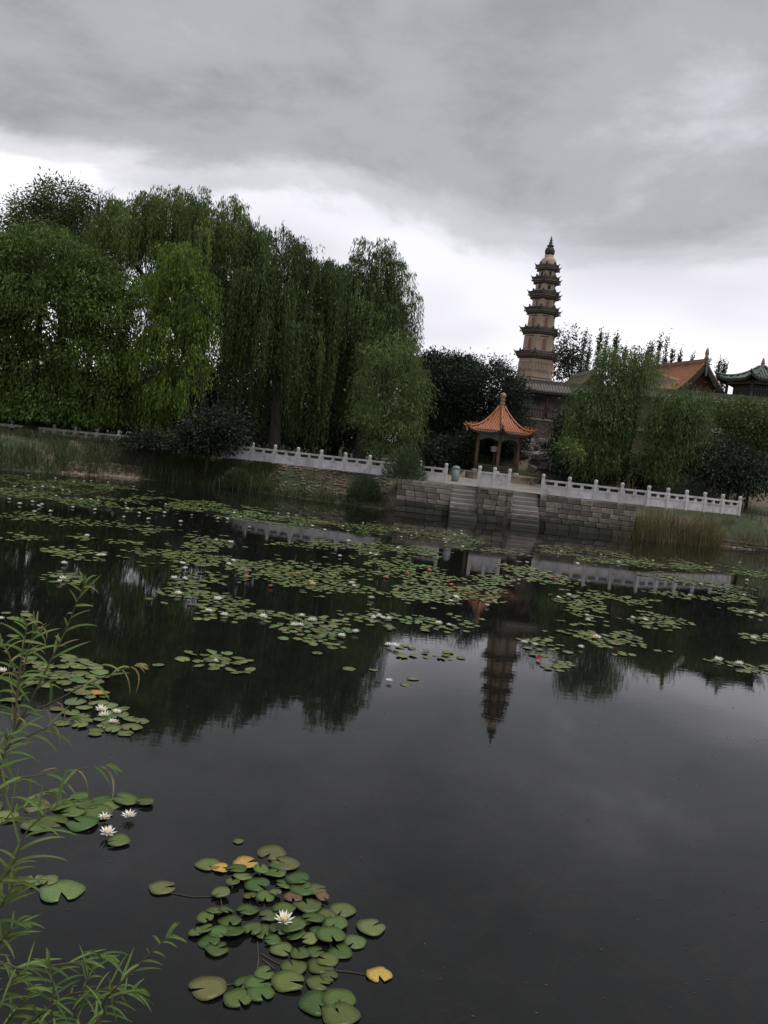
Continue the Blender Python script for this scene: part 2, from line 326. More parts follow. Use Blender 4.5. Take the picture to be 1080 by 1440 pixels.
def np_mesh(name, V, Fq, mat, tone=None, smooth=False):
    """quads from arrays"""
    me = bpy.data.meshes.new(name); nv, nf = len(V), len(Fq); k = Fq.shape[1]
    me.vertices.add(nv); me.vertices.foreach_set('co', np.ascontiguousarray(V, dtype=np.float32).ravel())
    me.loops.add(nf * k); me.loops.foreach_set('vertex_index', np.ascontiguousarray(Fq, dtype=np.int32).ravel())
    me.polygons.add(nf); me.polygons.foreach_set('loop_start', np.arange(nf, dtype=np.int32) * k)
    me.polygons.foreach_set('loop_total', np.full(nf, k, dtype=np.int32))
    if smooth: me.polygons.foreach_set('use_smooth', np.ones(nf, dtype=bool))
    me.update(calc_edges=True); me.materials.append(mat)
    if tone is not None:
        a = me.attributes.new('tone', 'FLOAT', 'FACE'); a.data.foreach_set('value', np.ascontiguousarray(tone, dtype=np.float32))
    return me
def unit(a): return a / np.maximum(np.linalg.norm(a, axis=1, keepdims=True), 1e-9)
def leaves(Cn, Dr, ln, wd):
    """diamond leaf blades at Cn along Dr"""
    n = len(Cn); sd = unit(np.cross(Dr, rng.normal(size=(n, 3))))
    ln = np.broadcast_to(np.asarray(ln, float), (n,))[:, None]; wd = np.broadcast_to(np.asarray(wd, float), (n,))[:, None]
    mid = Cn + Dr * ln * 0.45
    V = np.stack([Cn, mid + sd * wd / 2, Cn + Dr * ln, mid - sd * wd / 2], axis=1).reshape(-1, 3)
    return V, np.arange(4 * n).reshape(n, 4)

# ------------------------------------------------------------------ terrain
SX = [-400, -60, -40, -26, -21, -17, -13, -10, -4.6, 0.6, 13.8, 16.0, 19, 24, 34, 60, 400]
SY = [20, 26, 33, 42, 45.2, 48.6, 50.0, 49.8, 47.8, 46.3, 45.0, 45.6, 46.2, 46.0, 44.0, 36, 30]
def shore(x): return np.interp(x, SX, SY)
def smooth(x, a, b_):
    u = np.clip((x - a) / (b_ - a), 0, 1); return u * u * (3 - 2 * u)
def terrain(x, y):
    x = np.asarray(x, float); y = np.asarray(y, float)
    tt = y - shore(x)
    q = smooth(x, 0.2, 0.9) * (1 - smooth(x, 13.6, 14.4))             # along the quay the ground is cut off behind the wall
    nat = -1.2 + 1.2 * smooth(tt, -4, 0.0) + 1.85 * smooth(tt, -0.1, 3.4)
    qy = -1.2 + 3.0 * smooth(tt, 0.45, 0.75)
    z = nat * (1 - q) + qy * q + 0.3 * smooth(tt, 4, 12)
    hill = smooth(x, 1.0, 7.0)
    z = z + hill * (3.2 * smooth(y, 56.5, 62.6) + 1.75 * smooth(y, 62.9, 63.3))
    z = z + (1 - hill) * 2.0 * smooth(y, 70, 110)
    near = 3.0 + 1.6 * smooth(-x, 1.2, 3.2)                            # the bank the viewer stands on
    zb = 1.9 - 2.6 * smooth(y, near - 2.4, near + 0.6)
    z = np.where(y < 12, np.maximum(zb, -1.2), z)
    z = z + 0.06 * np.sin(x * 1.7 + y * 0.9) * np.cos(y * 1.3 - x * 0.4) * (tt > 0.3) * (1 - q * (tt < 2))
    return z
def tz(x, y): return float(terrain(x, y))
gx = np.unique(np.concatenate([[-3000, -1200, -600, -300, -160, -100, -70], np.arange(-50, -26, 2), np.arange(-26, 30, 0.5), np.arange(30, 60, 2), [70, 100, 160, 300, 600, 1200, 3000]]))
gy = np.unique(np.concatenate([[-400, -60, -20, -8, -3], np.arange(-1, 6, 0.4), [7, 9, 12.001, 16, 20, 26, 32, 37, 40], np.arange(41, 54, 0.25), np.arange(54, 66, 0.4), np.arange(66, 120, 4), [140, 180, 260, 400, 800, 1600, 3200]]))
X, Y = np.meshgrid(gx, gy); Z = terrain(X, Y)
nx, ny = len(gx), len(gy); idx = np.arange(nx * ny).reshape(ny, nx)
Fq = np.stack([idx[:-1, :-1], idx[:-1, 1:], idx[1:, 1:], idx[1:, :-1]], axis=-1).reshape(-1, 4)
tag(link('ground', np_mesh('ground', np.stack([X, Y, Z], -1).reshape(-1, 3), Fq, M_earth, smooth=True)), 'earth banks and island ground with patchy turf around the pond', 'ground', kind='structure')
wm = MB(); wm.add([(-420, -20, 0), (420, -20, 0), (420, 70, 0), (-420, 70, 0)], [(0, 1, 2, 3)])
tag(wm.build('pond_water', M_water), 'still dark pond water mirroring the grey sky', 'water', kind='structure')

# ------------------------------------------------------------------ quay wall of stone blocks with landing steps
def block_mesh(name, mat, seed, n=3, jit=0.05):
    """a roughly dressed block about 1 x 1 x 1 with worn edges (unit size, scaled where it is laid)"""
    r = np.random.default_rng(seed); b = 0.5; e = 0.44
    vs = []
    for sz in (-1, 1):
        for sy in (-1, 1):
            for sx in (-1, 1):
                j = r.normal(size=3) * jit * 0.35
                vs += [(sx * b + j[0], sy * e + j[1], sz * e + j[2]), (sx * e + j[0], sy * b + j[1], sz * e + j[2]), (sx * e + j[0], sy * e + j[1], sz * b + j[2])]
    import bmesh
    bm = bmesh.new(); [bm.verts.new(p) for p in vs]
    bmesh.ops.convex_hull(bm, input=bm.verts); me = bpy.data.meshes.new(name); bm.to_mesh(me); bm.free(); me.materials.append(mat); return me
blocks = [block_mesh('block', M_quay, k) for k in range(6)]
slabs = [block_mesh('slab', M_slab, 20 + k, jit=0.02) for k in range(3)]
rocks = [block_mesh('rock', M_rock, 40 + k, jit=0.35) for k in range(6)]
def piece(name, me, parent, c, size, rz=0.0, tilt=(0, 0)):
    o = bpy.data.objects.new(name, me); C.objects.link(o); o.parent = parent
    o.matrix_parent_inverse = Matrix.Translation(-Vector(world_loc(parent)))
    o.location = c; o.scale = size; o.rotation_euler = (tilt[0], tilt[1], rz); return o
def block_wall(parent, a, b_, z0, z1, depth=0.35, course=0.31, lmin=0.42, lmax=0.75):
    a, b_ = Vector((a[0], a[1], 0)), Vector((b_[0], b_[1], 0)); d = b_ - a; L_ = d.length; d.normalize(); rz = math.atan2(d.y, d.x)
    nrm = Vector((d.y, -d.x, 0))                                   # faces the pond when a is left of b
    core = MB(); mid = (a + b_) / 2 - nrm * (depth / 2 + 0.05)
    core.box((mid.x, mid.y, (z0 + z1) / 2 - 0.02), (L_, depth * 0.75, z1 - z0 - 0.06), rz); core.build('mortar_core', M_quay_core, parent)
    z = z0; k = 0
    while z < z1 - 0.05:
        h = min(course * random.uniform(0.88, 1.12), z1 - z)
        if z1 - z - h < 0.12: h = z1 - z
        s_ = -random.uniform(0, 0.3)
        while s_ < L_ - 0.02:
            w = random.uniform(lmin, lmax); e = min(s_ + w, L_)
            if L_ - e < 0.2: e = L_
            s0 = max(s_, 0); c = a + d * ((s0 + e) / 2) - nrm * (depth / 2 - random.uniform(0, 0.035))
            piece('stone_block', random.choice(blocks), parent, (c.x, c.y, z + h / 2), (e - s0 - 0.022, depth, h - 0.022), rz)
            s_ = e
        z += h
ZQ = 1.83
q_l = Vector((0.6, 46.3, 0)); q_r = Vector((13.8, 45.0, 0))
def qpt(x): return Vector((x, 46.3 + (x - 0.6) * (45.0 - 46.3) / 13.2, 0))
xs_a, xs_b = P(634, 690, 46).x, P(673, 690, 46).x                 # steps, pier, steps between the two balustrades
xp_b = P(719, 690, 45.8).x; xr = P(760, 690, 45.7).x
qw = thing('quay_wall', (3.2, 46.2, 0), 'weathered stone block quay wall below the longer white balustrade', 'wall')
tag(qw, 'brown stone block quay wall left of the landing steps')
block_wall(qw, qpt(0.6), qpt(xs_a), -0.3, ZQ)
qw2 = thing('quay_wall', (9, 45.4, 0), 'brown stone block quay wall below balustrade running into the reeds', 'wall')
block_wall(qw2, qpt(xr), qpt(13.8), -0.3, ZQ)
pier = thing('landing_pier', ((xs_b + xp_b) / 2, 45.4, 0), 'square stone pier carrying the short two panel balustrade', 'pier')
pa, pb = qpt(xs_b), qpt(xp_b); fwd = Vector((0, -0.75, 0))
block_wall(pier, pa + fwd, pb + fwd, -0.3, ZQ)
block_wall(pier, pa + Vector((0, 1.3, 0)), pa + fwd + Vector((0, 0.02, 0)), -0.3, ZQ - 0.003)
block_wall(pier, pb + fwd + Vector((0, 0.02, 0)), pb + Vector((0, 1.3, 0)), -0.3, ZQ - 0.003)
cm = MB(); cc = (pa + pb) / 2; cm.box((cc.x, cc.y + 0.2, ZQ + 0.03), ((pb - pa).length + 0.1, 2.0, 0.11)); cm.build('cap_slab', M_slab, pier)
for (x0, x1, lab) in ((xs_a, xs_b, 'stone landing steps beside the end of the longer white balustrade'), (xp_b, xr, 'stone landing steps right of the short two panel balustrade')):
    st = thing('landing_steps', ((x0 + x1) / 2, 46, 0), lab, 'steps')
    c0 = qpt((x0 + x1) / 2); n = 8
    for k in range(n):
        top = ZQ - 0.02 - k * 0.235
        piece('step', random.choice(slabs), st, (c0.x, c0.y + 0.62 - k * 0.21, top - 0.14), (x1 - x0 - 0.03, 0.36, 0.28), 0.0)
    sb = MB(); sb.add([(x0 + .02, c0.y + 0.85, -0.4), (x1 - .02, c0.y + 0.85, -0.4), (x1 - .02, c0.y + 0.85, ZQ - 0.12), (x0 + .02, c0.y + 0.85, ZQ - 0.12), (x0 + .02, c0.y - 1.0, -0.4), (x1 - .02, c0.y - 1.0, -0.4)],
                      [(0, 1, 2, 3), (3, 2, 5, 4), (0, 3, 4), (1, 5, 2), (0, 4, 5, 1)]); sb.build('step_core', M_quay_core, st)
# paving behind the quay
pv = MB(); pv.add([(0.7, 46.75, ZQ + 0.01), (13.6, 45.42, ZQ + 0.01), (14.0, 57.5, ZQ + 0.31), (0.9, 57.5, ZQ + 0.31)], [(0, 1, 2, 3)])
tag(pv.build('paving', M_slab), 'worn stone paving behind the quay balustrades', 'paving', kind='structure')

# ------------------------------------------------------------------ white balustrades
post_me = MB().box((0, 0, 0.45), (0.17, 0.17, 0.90)).build('post', M_stone).data
bpy.data.objects.remove(bpy.data.objects['post'])
cap_mb = MB().lathe((0, 0, 0.90), [(0.085, 0.0), (0.085, 0.03), (0.065, 0.045), (0.10, 0.075), (0.105, 0.19), (0.085, 0.235), (0.03, 0.255)], 10)
cap_me = cap_mb.build('post_head', M_stone).data
bpy.data.objects.remove(bpy.data.objects['post_head'])
def balustrade(name, pts, label, group=None, solid=False, hs=1.0):
    """posts at pts (base points), panels, rails and rail supports between them"""
    th = thing(name, pts[0], label, 'balustrade', group)
    for i, p in enumerate(pts):
        d = Vector(pts[min(i + 1, len(pts) - 1)]) - Vector(pts[max(i - 1, 0)]); rz = math.atan2(d.y, d.x)
        po = piece('post', post_me, th, p, (1, 1, hs), rz)
        h = bpy.data.objects.new('post_head', cap_me); C.objects.link(h); h.parent = po
    for a, b_ in zip(pts[:-1], pts[1:]):
        a, b_ = Vector(a), Vector(b_); d = (b_ - a); Lh = d.length; d.normalize(); rz = math.atan2(d.y, d.x); sl = (b_.z - a.z)
        ax = (d, Vector((-math.sin(rz), math.cos(rz), 0)), Vector((0, 0, 1)))
        A, B = a + d * 0.087, b_ - d * 0.087; c = (A + B) / 2; w = (B - A).length
        pm = MB(); ph = 0.50 if not solid else 0.62
        pm.box(c + Vector((0, 0, (0.06 + ph / 2) * hs)), (w, 0.075, ph * hs), axes=ax)
        for zz in (0.075, ph + 0.035): pm.box(c + Vector((0, 0, zz * hs)), (w - 0.004, 0.11, 0.075 * hs), axes=ax)
        for xx in (-w / 2 + 0.045, w / 2 - 0.045): pm.box(c + d * xx + Vector((0, 0, (0.06 + ph / 2) * hs)), (0.08, 0.104, (ph - 0.06) * hs), axes=ax)
        pm.build('panel', M_stone, th)
        rm = MB(); rm.box(c + Vector((0, 0, 0.80 * hs)), (w, 0.13, 0.11 * hs), axes=ax); rm.build('handrail', M_stone, th)
        sup = MB(); zc_ = (ph + 0.07 + 0.745) / 2 * hs; hh = (0.745 - ph - 0.07) * hs + 0.006
        for xx, ww in ((0, 0.2), (-w / 2 + 0.05, 0.1), (w / 2 - 0.05, 0.1)): 
            sm = MB(); sm.box(c + d * xx + Vector((0, 0, zc_)), (ww, 0.09, hh), axes=ax, taper=0.8); sm.build('rail_support', M_stone, th)
    return th
def run(a, b_, n): return [tuple(Vector(a).lerp(Vector(b_), i / n)) for i in range(n + 1)]
PH = 1.15
la = P(356, 622, 51.0); lb = P(628, 654, 46.9); la.z -= PH; lb.z -= PH; lb.z = ZQ
far_l = P(-40, 586, 54.0); far_l.z -= PH
print('fence', la, lb, far_l)
balustrade('stone_balustrade', run(far_l, la, 13)[:-1] + run(la, lb, 8), 'long white carved stone balustrade on the bank under the weeping willows')
g0 = P(675, 659, 45.45); g1 = P(717, 664, 45.35)
g0.z = g1.z = ZQ + 0.085; balustrade('stone_balustrade', run(g0, g1, 2), 'short two panel white balustrade on the pier before the pavilion', solid=True)
r0 = P(764.6, 669, 45.7); r1 = P(913, 685, 45.2); r2 = P(1041, 701, 48.2)
for p_ in (r0, r1): p_.z = ZQ
r2.z = 1.75
balustrade('stone_balustrade', run(r0, r1, 4) + run(r1, r2, 5)[1:], 'white stone balustrade on the quay ending among reeds')

# ------------------------------------------------------------------ curved roofs
def hip_roof(parent, c, n, rot, Re, Rt, zt, H, pw, lift, push, spacing, tr, mat_bed, mat_tile, mat_ridge, under, th_=0.10, beasts=0, name='roof'):
    """n-sided concave roof with upturned corners, rows of round tiles, hip ridges"""
    cx, cy = c[0], c[1]; ct = math.cos(math.pi / n); tn = math.tan(math.pi / n)
    A, At = Re * ct, Rt * ct
    def pt(k, s, v):
        ph = rot + (k + 0.5) * 2 * math.pi / n; a = At + (A - At) * v; half = a * tn; u = min(abs(s) / half, 1.0)
        z = zt - H * (1 - max(0.0, 1 - v) ** pw) + lift * u ** 4 * v ** 2; o = 1 + push * u ** 4 * v ** 2
        x, y = a, s
        return Vector((cx + (x * math.cos(ph) - y * math.sin(ph)) * o, cy + (x * math.sin(ph) + y * math.cos(ph)) * o, z))
    bed = MB(); und = MB(); NV, NU = 12, 16
    for k in range(n):
        g = [[pt(k, (At + (A - At) * v / NV) * tn * (2 * u / NU - 1), v / NV) for u in range(NU + 1)] for v in range(NV + 1)]
        vs_ = [p for r_ in g for p in r_]; W_ = NU + 1
        fs = [(i * W_ + j, (i + 1) * W_ + j, (i + 1) * W_ + j + 1, i * W_ + j + 1) for i in range(NV) for j in range(NU)]
        bed.add(vs_, fs); und.add([p - Vector((0, 0, th_)) for p in vs_], [f[::-1] for f in fs])
        o = len(und.v); e = [g[NV][j] for j in range(W_)]
        und.add([p - Vector((0, 0, 0.004)) for p in e] + [p - Vector((0, 0, th_)) for p in e], [(j, j + W_, j + W_ + 1, j + 1) for j in range(NU)])
    ro = bed.build(name, mat_bed, parent, True)
    und.build('eave_soffit', under, ro)
    for k in range(n):
        tm = MB(); half = A * tn; cnt = int(half / spacing)
        for i in range(-cnt, cnt + 1):
            s = i * spacing * 0.985; v0 = max(0.0, (abs(s) / tn - At) / (A - At)) + 0.02
            if v0 > 0.93: continue
            ring = []
            ph = rot + (k + 0.5) * 2 * math.pi / n; side = Vector((-math.sin(ph), math.cos(ph), 0))
            K = 9
            for q in range(K):
                p = pt(k, s, v0 + (1.012 - v0) * q / (K - 1))
                for a_ in range(5):
                    th = math.pi * a_ / 4; ring.append(p + side * (math.cos(th) * tr) + Vector((0, 0, math.sin(th) * tr * 1.1 - 0.004)))
            fs = [(q * 5 + a_, (q + 1) * 5 + a_, (q + 1) * 5 + a_ + 1, q * 5 + a_ + 1) for q in range(K - 1) for a_ in range(4)]
            fs.append(tuple((K - 1) * 5 + a_ for a_ in range(5)))
            tm.add(ring, fs)
        tag(tm.build('tile_rows', mat_tile, ro, True), kind='stuff')
    for k in range(n):
        pts = [pt(k, -(At + (A - At) * v) * tn, v) + Vector((0, 0, tr * 0.9)) for v in np.linspace(0.02, 1.0, 12)]
        d = (pts[-1] - pts[-3]).normalized(); tip = [pts[-1] + d * 0.10 + Vector((0, 0, 0.05)), pts[-1] + d * 0.2 + Vector((0, 0, 0.16))]
        rm = MB().tube(pts + tip, [tr * 1.35] * 12 + [tr, tr * 0.5], 8); rm.build('hip_ridge', mat_ridge, ro, True)
        for j in range(beasts):
            p = pts[-2 - j]; bmx = MB().lathe((p.x, p.y, p.z + tr), [(0.045, 0), (0.055, 0.05), (0.035, 0.1), (0.05, 0.14), (0.012, 0.19)], 6); bmx.build('ridge_beast', mat_ridge, ro)
    return ro, pt
def ring_beam(mb, c, n, rot, r, z, w, h):
    ps = [Vector((c[0] + r * math.cos(rot + 2 * math.pi * k / n), c[1] + r * math.sin(rot + 2 * math.pi * k / n), z)) for k in range(n)]
    for k in range(n): mb.bar(ps[k], ps[(k + 1) % n], w, h)
    return ps

# ------------------------------------------------------------------ the orange roofed pavilion
DP = 56.0
pc = P(695, 664, DP + 1.2); zb = P(692, 665, DP).z
pc = Vector((pc.x, pc.y, zb)); ztip = P(708, 552, pc.y).z; ze = P(700, 609, pc.y).z
toC = math.atan2(-pc.y, -pc.x); rotp = toC + R(5)
print('pavilion', pc, 'tip', ztip, 'eave', ze)
pav = thing('garden_pavilion', pc, 'open hexagonal pavilion with orange glazed tile roof on stone platform', 'pavilion')
zr = P(707, 571, pc.y).z
roof, rpt = hip_roof(pav, pc, 6, rotp, 2.50, 0.16, zr, zr - ze + 0.05, 1.75, 0.34, 0.05, 0.19, 0.062, M_orange_dk, M_orange, M_orange, M_darkwood, 0.12, 3)
hf = ztip - zr
MB().lathe((pc.x, pc.y, zr - 0.12), [(0.20, 0), (0.24, 0.06), (0.17, 0.12), (0.17, 0.22), (0.22, 0.27), (0.15, 0.34), (0.15, hf * 0.5), (0.21, hf * 0.55), (0.15, hf * 0.62), (0.16, hf * 0.75), (0.22, hf * 0.82), (0.2, hf * 0.98), (0.13, hf * 1.07), (0.04, hf * 1.12)], 12).build('finial', M_pinkclay, roof, True)
rc = 1.62; zcap = ze - 0.12
colp = [Vector((pc.x + rc * math.cos(rotp + k * math.pi / 3), pc.y + rc * math.sin(rotp + k * math.pi / 3), zb)) for k in range(6)]
for p in colp:
    co = MB().lathe(p, [(0.125, 0.1), (0.12, 1.0), (0.105, zcap - zb + 0.25)], 12).build('column', M_colwood, pav, True)
    MB().lathe(p, [(0.20, 0), (0.22, 0.05), (0.21, 0.11), (0.15, 0.16)], 12).build('column_base', M_stone, co, True)
bm_ = MB(); ring_beam(bm_, pc, 6, rotp, rc, zcap - 0.08, 0.14, 0.22); bm_.build('architrave', M_beam, pav)
bm_ = MB(); ring_beam(bm_, pc, 6, rotp, rc + 0.12, zcap + 0.10, 0.18, 0.12); bm_.build('bracket_ring', M_beam, pav)
bm_ = MB(); ring_beam(bm_, pc, 6, rotp, rc + 0.55, zcap + 0.20, 0.14, 0.12); bm_.build('purlin', M_beam, pav)
for k in range(6):
    a, b_ = colp[k], colp[(k + 1) % 6]; d = (b_ - a); Lb = d.length; d.normalize()
    fr = MB()
    for j in range(9):
        u = (j + 0.5) / 9; x = abs(u - 0.5) * 2; hgt = 0.10 + 0.26 * x ** 1.6
        q = a + d * (Lb * u); fr.box((q.x, q.y, zcap - 0.19 - hgt / 2), (Lb / 9 * 0.86, 0.05, hgt), math.atan2(d.y, d.x))
    fr.build('hanging_fretwork', M_beam, pav)
    rf_ = MB()
    for j in range(3): rf_.bar(pc + (a - pc) * 0.2 + Vector((0, 0, zcap - zb + 0.5)), a + (a - pc) * (0.28 + 0.0 * j) + Vector((0, 0, zcap - zb + 0.18)), 0.1, 0.12)
    rf_.build('rafter', M_darkwood, pav)
    if k in (0, 2, 3, 4):  # low railings, two bays stay open
        rl = MB(); A_, B_ = a + d * 0.13, b_ - d * 0.13
        for zz, hh in ((0.50, 0.07), (0.16, 0.06), (0.36, 0.04)): rl.bar(A_ + Vector((0, 0, zz)), B_ + Vector((0, 0, zz)), 0.06, hh)
        ra = rl.build('railing', M_green_rail, pav)
        for j in range(8):
            q = A_.lerp(B_, (j + 0.5) / 8); MB().box((q.x, q.y, zb + 0.32), (0.045, 0.045, 0.32)).build('baluster', M_green_rail, ra)
rl = MB(); a, b_ = colp[5], colp[0]; A_, B_ = a.lerp(b_, .08), a.lerp(b_, .92)
for zz, hh in ((0.50, 0.07), (0.16, 0.06), (0.36, 0.04)): rl.bar(A_ + Vector((0, 0, zz)), B_ + Vector((0, 0, zz)), 0.06, hh)
ra = rl.build('railing', M_green_rail, pav)
for j in range(8):
    q = A_.lerp(B_, (j + 0.5) / 8); MB().box((q.x, q.y, zb + 0.32), (0.045, 0.045, 0.32)).build('baluster', M_green_rail, ra)
# its platform with raking side walls
plat = thing('pavilion_platform', (pc.x, pc.y, tz(pc.x, pc.y)), 'buff stone platform with sloping side walls under the pavilion', 'platform')
zg = 1.7
pl = MB().lathe((pc.x, pc.y, zg), [(3.2, 0), (3.15, zb - zg - 0.10)], 6, rotp + R(30)); pl.build('plinth', M_buff, plat)
pl = MB().lathe((pc.x, pc.y, zb - 0.10), [(3.25, 0), (3.25, 0.10)], 6, rotp + R(30)); pl.build('edge_slab', M_buff, plat)
for sx, px_ in ((-1, 640), (1, 757)):
    e = P(px_, 671, DP - 2.2); s0 = Vector((pc.x + sx * 2.2, pc.y - 2.2, zb - 0.02)); w = MB()
    e.z = zg + 0.2
    q = [s0, e, Vector((e.x, e.y, zg)), Vector((s0.x, s0.y, zg))]; off = Vector((0, 0.35, 0))
    w.add([p for p in q] + [p + off for p in q], [(0, 1, 2, 3), (7, 6, 5, 4), (0, 4, 5, 1), (1, 5, 6, 2), (2, 6, 7, 3), (3, 7, 4, 0)]); w.build('raking_wall', M_buff, plat)
lp = P(695, 627, pc.y - 0.15)
lan = thing('hanging_lantern', lp, 'pale tapered lantern hanging inside the pavilion', 'lantern')
MB().lathe((lp.x, lp.y, lp.z - 0.42), [(0.17, 0), (0.20, 0.02), (0.25, 0.34), (0.27, 0.36), (0.10, 0.40)], 10).build('shade', M_lamp, lan, True)
MB().tube([(lp.x, lp.y, lp.z - 0.05), (lp.x, lp.y, zcap + 0.6)], 0.012, 6).build('cord', M_darkwood, lan)
bp = P(641, 676, 49.5); bp.z = tz(bp.x, bp.y) if tz(bp.x, bp.y) > ZQ + 0.02 else ZQ + 0.02
bp = Vector((P(641, 664, 49.5).x, 49.5, ZQ + 0.09))
bn = thing('litter_bin', bp, 'grey blue round litter bin near the end of the balustrade', 'bin')
MB().lathe(bp, [(0.20, 0), (0.22, 0.05), (0.24, 0.75)], 14).build('body', M_bin, bn, True)
MB().lathe((bp.x, bp.y, bp.z + 0.75), [(0.26, 0), (0.26, 0.05), (0.2, 0.16), (0.05, 0.2)], 14).build('lid', M_bin, bn, True)

# ------------------------------------------------------------------ terrace wall, rockery, corridor, courtyard wall
TD = 63.0
tl = P(725, 592, TD); tr_ = P(1130, 640, TD - 1.5); zT = P(770, 593, TD).z
print('terrace top', zT)
tw = thing('terrace_wall', (tl.x, TD, 4.5), 'brown brick retaining wall below the red railed corridor', 'wall')
wl = MB(); wl.bar((tl.x - 4, TD, (4.2 + zT) / 2), (tr_.x + 14, TD - 2, (4.2 + zT) / 2), 0.7, zT - 4.2); wl.build('brick_face', M_terrace, tw)
wl = MB(); wl.bar((tl.x - 4, TD - 0.02, zT + 0.06), (tr_.x + 14, TD - 2.02, zT + 0.06), 0.9, 0.12); wl.build('coping', M_slab, tw)
def gable_roof(parent, A, B, half, H, pw, ov, spacing, tr, mat_bed, mat_tile, mat_ridge, under, th_=0.14, name='roof', inlay=None):
    """concave two-slope roof along the ridge A-B (top points), half span, fall H, overhang ov at the gables"""
    A, B = Vector(A), Vector(B); d = (B - A); d.z = 0; d.normalize(); A2, B2 = A - d * ov, B + d * ov; L_ = (B2 - A2).length
    side = Vector((d.y, -d.x, 0))
    def pt(s, u, w):  # s = -1/1 slope, u along ridge 0..1, w 0 ridge 1 eave
        return A2.lerp(B2, u) + side * (s * half * w) + Vector((0, 0, -H * (1 - max(0.0, 1 - w) ** pw)))
    bed = MB(); und = MB(); K = 10
    for s in (-1, 1):
        vs_ = [pt(s, u, w / K) for w in range(K + 1) for u in (0, 1)]
        fs = [(2 * i, 2 * i + 1, 2 * i + 3, 2 * i + 2) for i in range(K)]
        if s > 0: fs = [f[::-1] for f in fs]
        bed.add(vs_, fs); dn = Vector((0, 0, th_)); und.add([p - dn for p in vs_], [f[::-1] for f in fs])
        und.add([pt(s, 0, 1), pt(s, 1, 1), pt(s, 1, 1) - dn, pt(s, 0, 1) - dn], [(0, 1, 2, 3)])
        for u in (0, 1):
            o = [pt(s, u, w / K) for w in range(K + 1)]; und.add([p - Vector((0, 0, .004)) for p in o] + [p - dn for p in o], [(i, i + 1, i + K + 2, i + K + 1) for i in range(K)])
    ro = bed.build(name, mat_bed, parent, True); und.build('soffit', under, ro)
    n = int(L_ / spacing)
    for s in (-1, 1):
        groups = {}
        for i in range(n + 1):
            u = (i + 0.5) / (n + 1); segs = [(0.02, 1.01, mat_tile)]
            if inlay:
                x = abs(u - 0.5) * 2; hgt = (1 - x / inlay[1]) * 0.5 * 0.62
                if hgt > 0.03: segs = [(0.02, 0.5 - hgt, mat_tile), (0.5 - hgt, 0.5 + hgt, inlay[0]), (0.5 + hgt, 1.01, mat_tile)]
            for w0, w1, mt_ in segs:
                tm = groups.setdefault(mt_.name, (MB(), mt_))[0]; ring = []; K2 = 7
                for q in range(K2):
                    p = pt(s, u, w0 + (w1 - w0) * q / (K2 - 1))
                    for a_ in range(5):
                        th = math.pi * a_ / 4; ring.append(p + d * (math.cos(th) * tr) + Vector((0, 0, math.sin(th) * tr * 1.1 - 0.004)))
                fs = [(q * 5 + a_, (q + 1) * 5 + a_, (q + 1) * 5 + a_ + 1, q * 5 + a_ + 1) for q in range(K2 - 1) for a_ in range(4)]
                fs.append(tuple((K2 - 1) * 5 + a_ for a_ in range(5))); tm.add(ring, fs)
        for tm, mt_ in groups.values(): tag(tm.build('tile_rows', mt_, ro, True), kind='stuff')
    rg = MB(); rg.bar(A2 + Vector((0, 0, 0.13)), B2 + Vector((0, 0, 0.13)), 0.2, 0.30); rg.build('main_ridge', mat_ridge, ro)
    for u in (0.012, 0.988):
        for s in (-1, 1):
            vr = MB().tube([pt(s, u, w) + Vector((0, 0, 0.05)) for w in np.linspace(0.0, 1.0, 10)], 0.11, 6); vr.build('verge_ridge', mat_ridge, ro, True)
    return ro, pt, d, side
# corridor on the terrace: roof, columns, mural wall, red railing
ca = P(712, 536, 65.6); cb = P(872, 556, 65.0); zc_r = P(775, 541, 65.3).z; ca.z = cb.z = zc_r
print('corridor', ca, cb)
cor = thing('corridor_building', (ca.x, 65.5, zT), 'long grey tiled open corridor with red columns below the pagoda', 'corridor')
gable_roof(cor, ca, cb, 2.0, 0.75, 1.3, 0.2, 0.24, 0.075, M_greytile, M_greytile, M_greytile, M_darkwood, 0.16)
dcor = (cb - ca).normalized(); scor = Vector((dcor.y, -dcor.x, 0))
fr_ = scor * 1.35
wlm = MB(); wlm.bar(ca - scor * 1.2 + Vector((0, 0, (zT - zc_r) / 2 - 0.3)), cb - scor * 1.2 + Vector((0, 0, (zT - zc_r) / 2 - 0.3)), 0.25, zc_r - zT - 0.55); wlm.build('mural_wall', M_plaster, cor)
bm_ = MB(); zz = zc_r - 0.92 - zc_r; bm_.bar(ca + fr_ + Vector((0, 0, -0.98)), cb + fr_ + Vector((0, 0, -0.98)), 0.16, 0.34); bm_.build('architrave', M_darkwood, cor)
ncol = 4; px_cols = [726, 770, 814, 858]
for px_ in px_cols:
    q = ca + dcor * ((P(px_, 560, 64.5).x - ca.x) / dcor.x) + fr_
    MB().lathe((q.x, q.y, zT + 0.1), [(0.15, 0), (0.14, 1.0), (0.13, zc_r - 1.0 - zT)], 10).build('column', M_redwood, cor, True)
for k in range(60):
    q = ca.lerp(cb, (k + 0.5) / 60) + scor * 1.75
    MB().bar(q + Vector((0, 0, -0.86)), q - scor * 0.9 + Vector((0, 0, -0.62)), 0.07, 0.07).build('rafter', M_lattice, cor)
rail = MB(); rr0, rr1 = ca + scor * 1.55, cb + scor * 1.55
for zz, hh in ((0.86, 0.09), (0.30, 0.07)): rail.bar(Vector((rr0.x, rr0.y, zT + zz)), Vector((rr1.x, rr1.y, zT + zz)), 0.07, hh)
ro_ = rail.build('railing', M_redwood, cor)
nb = 44
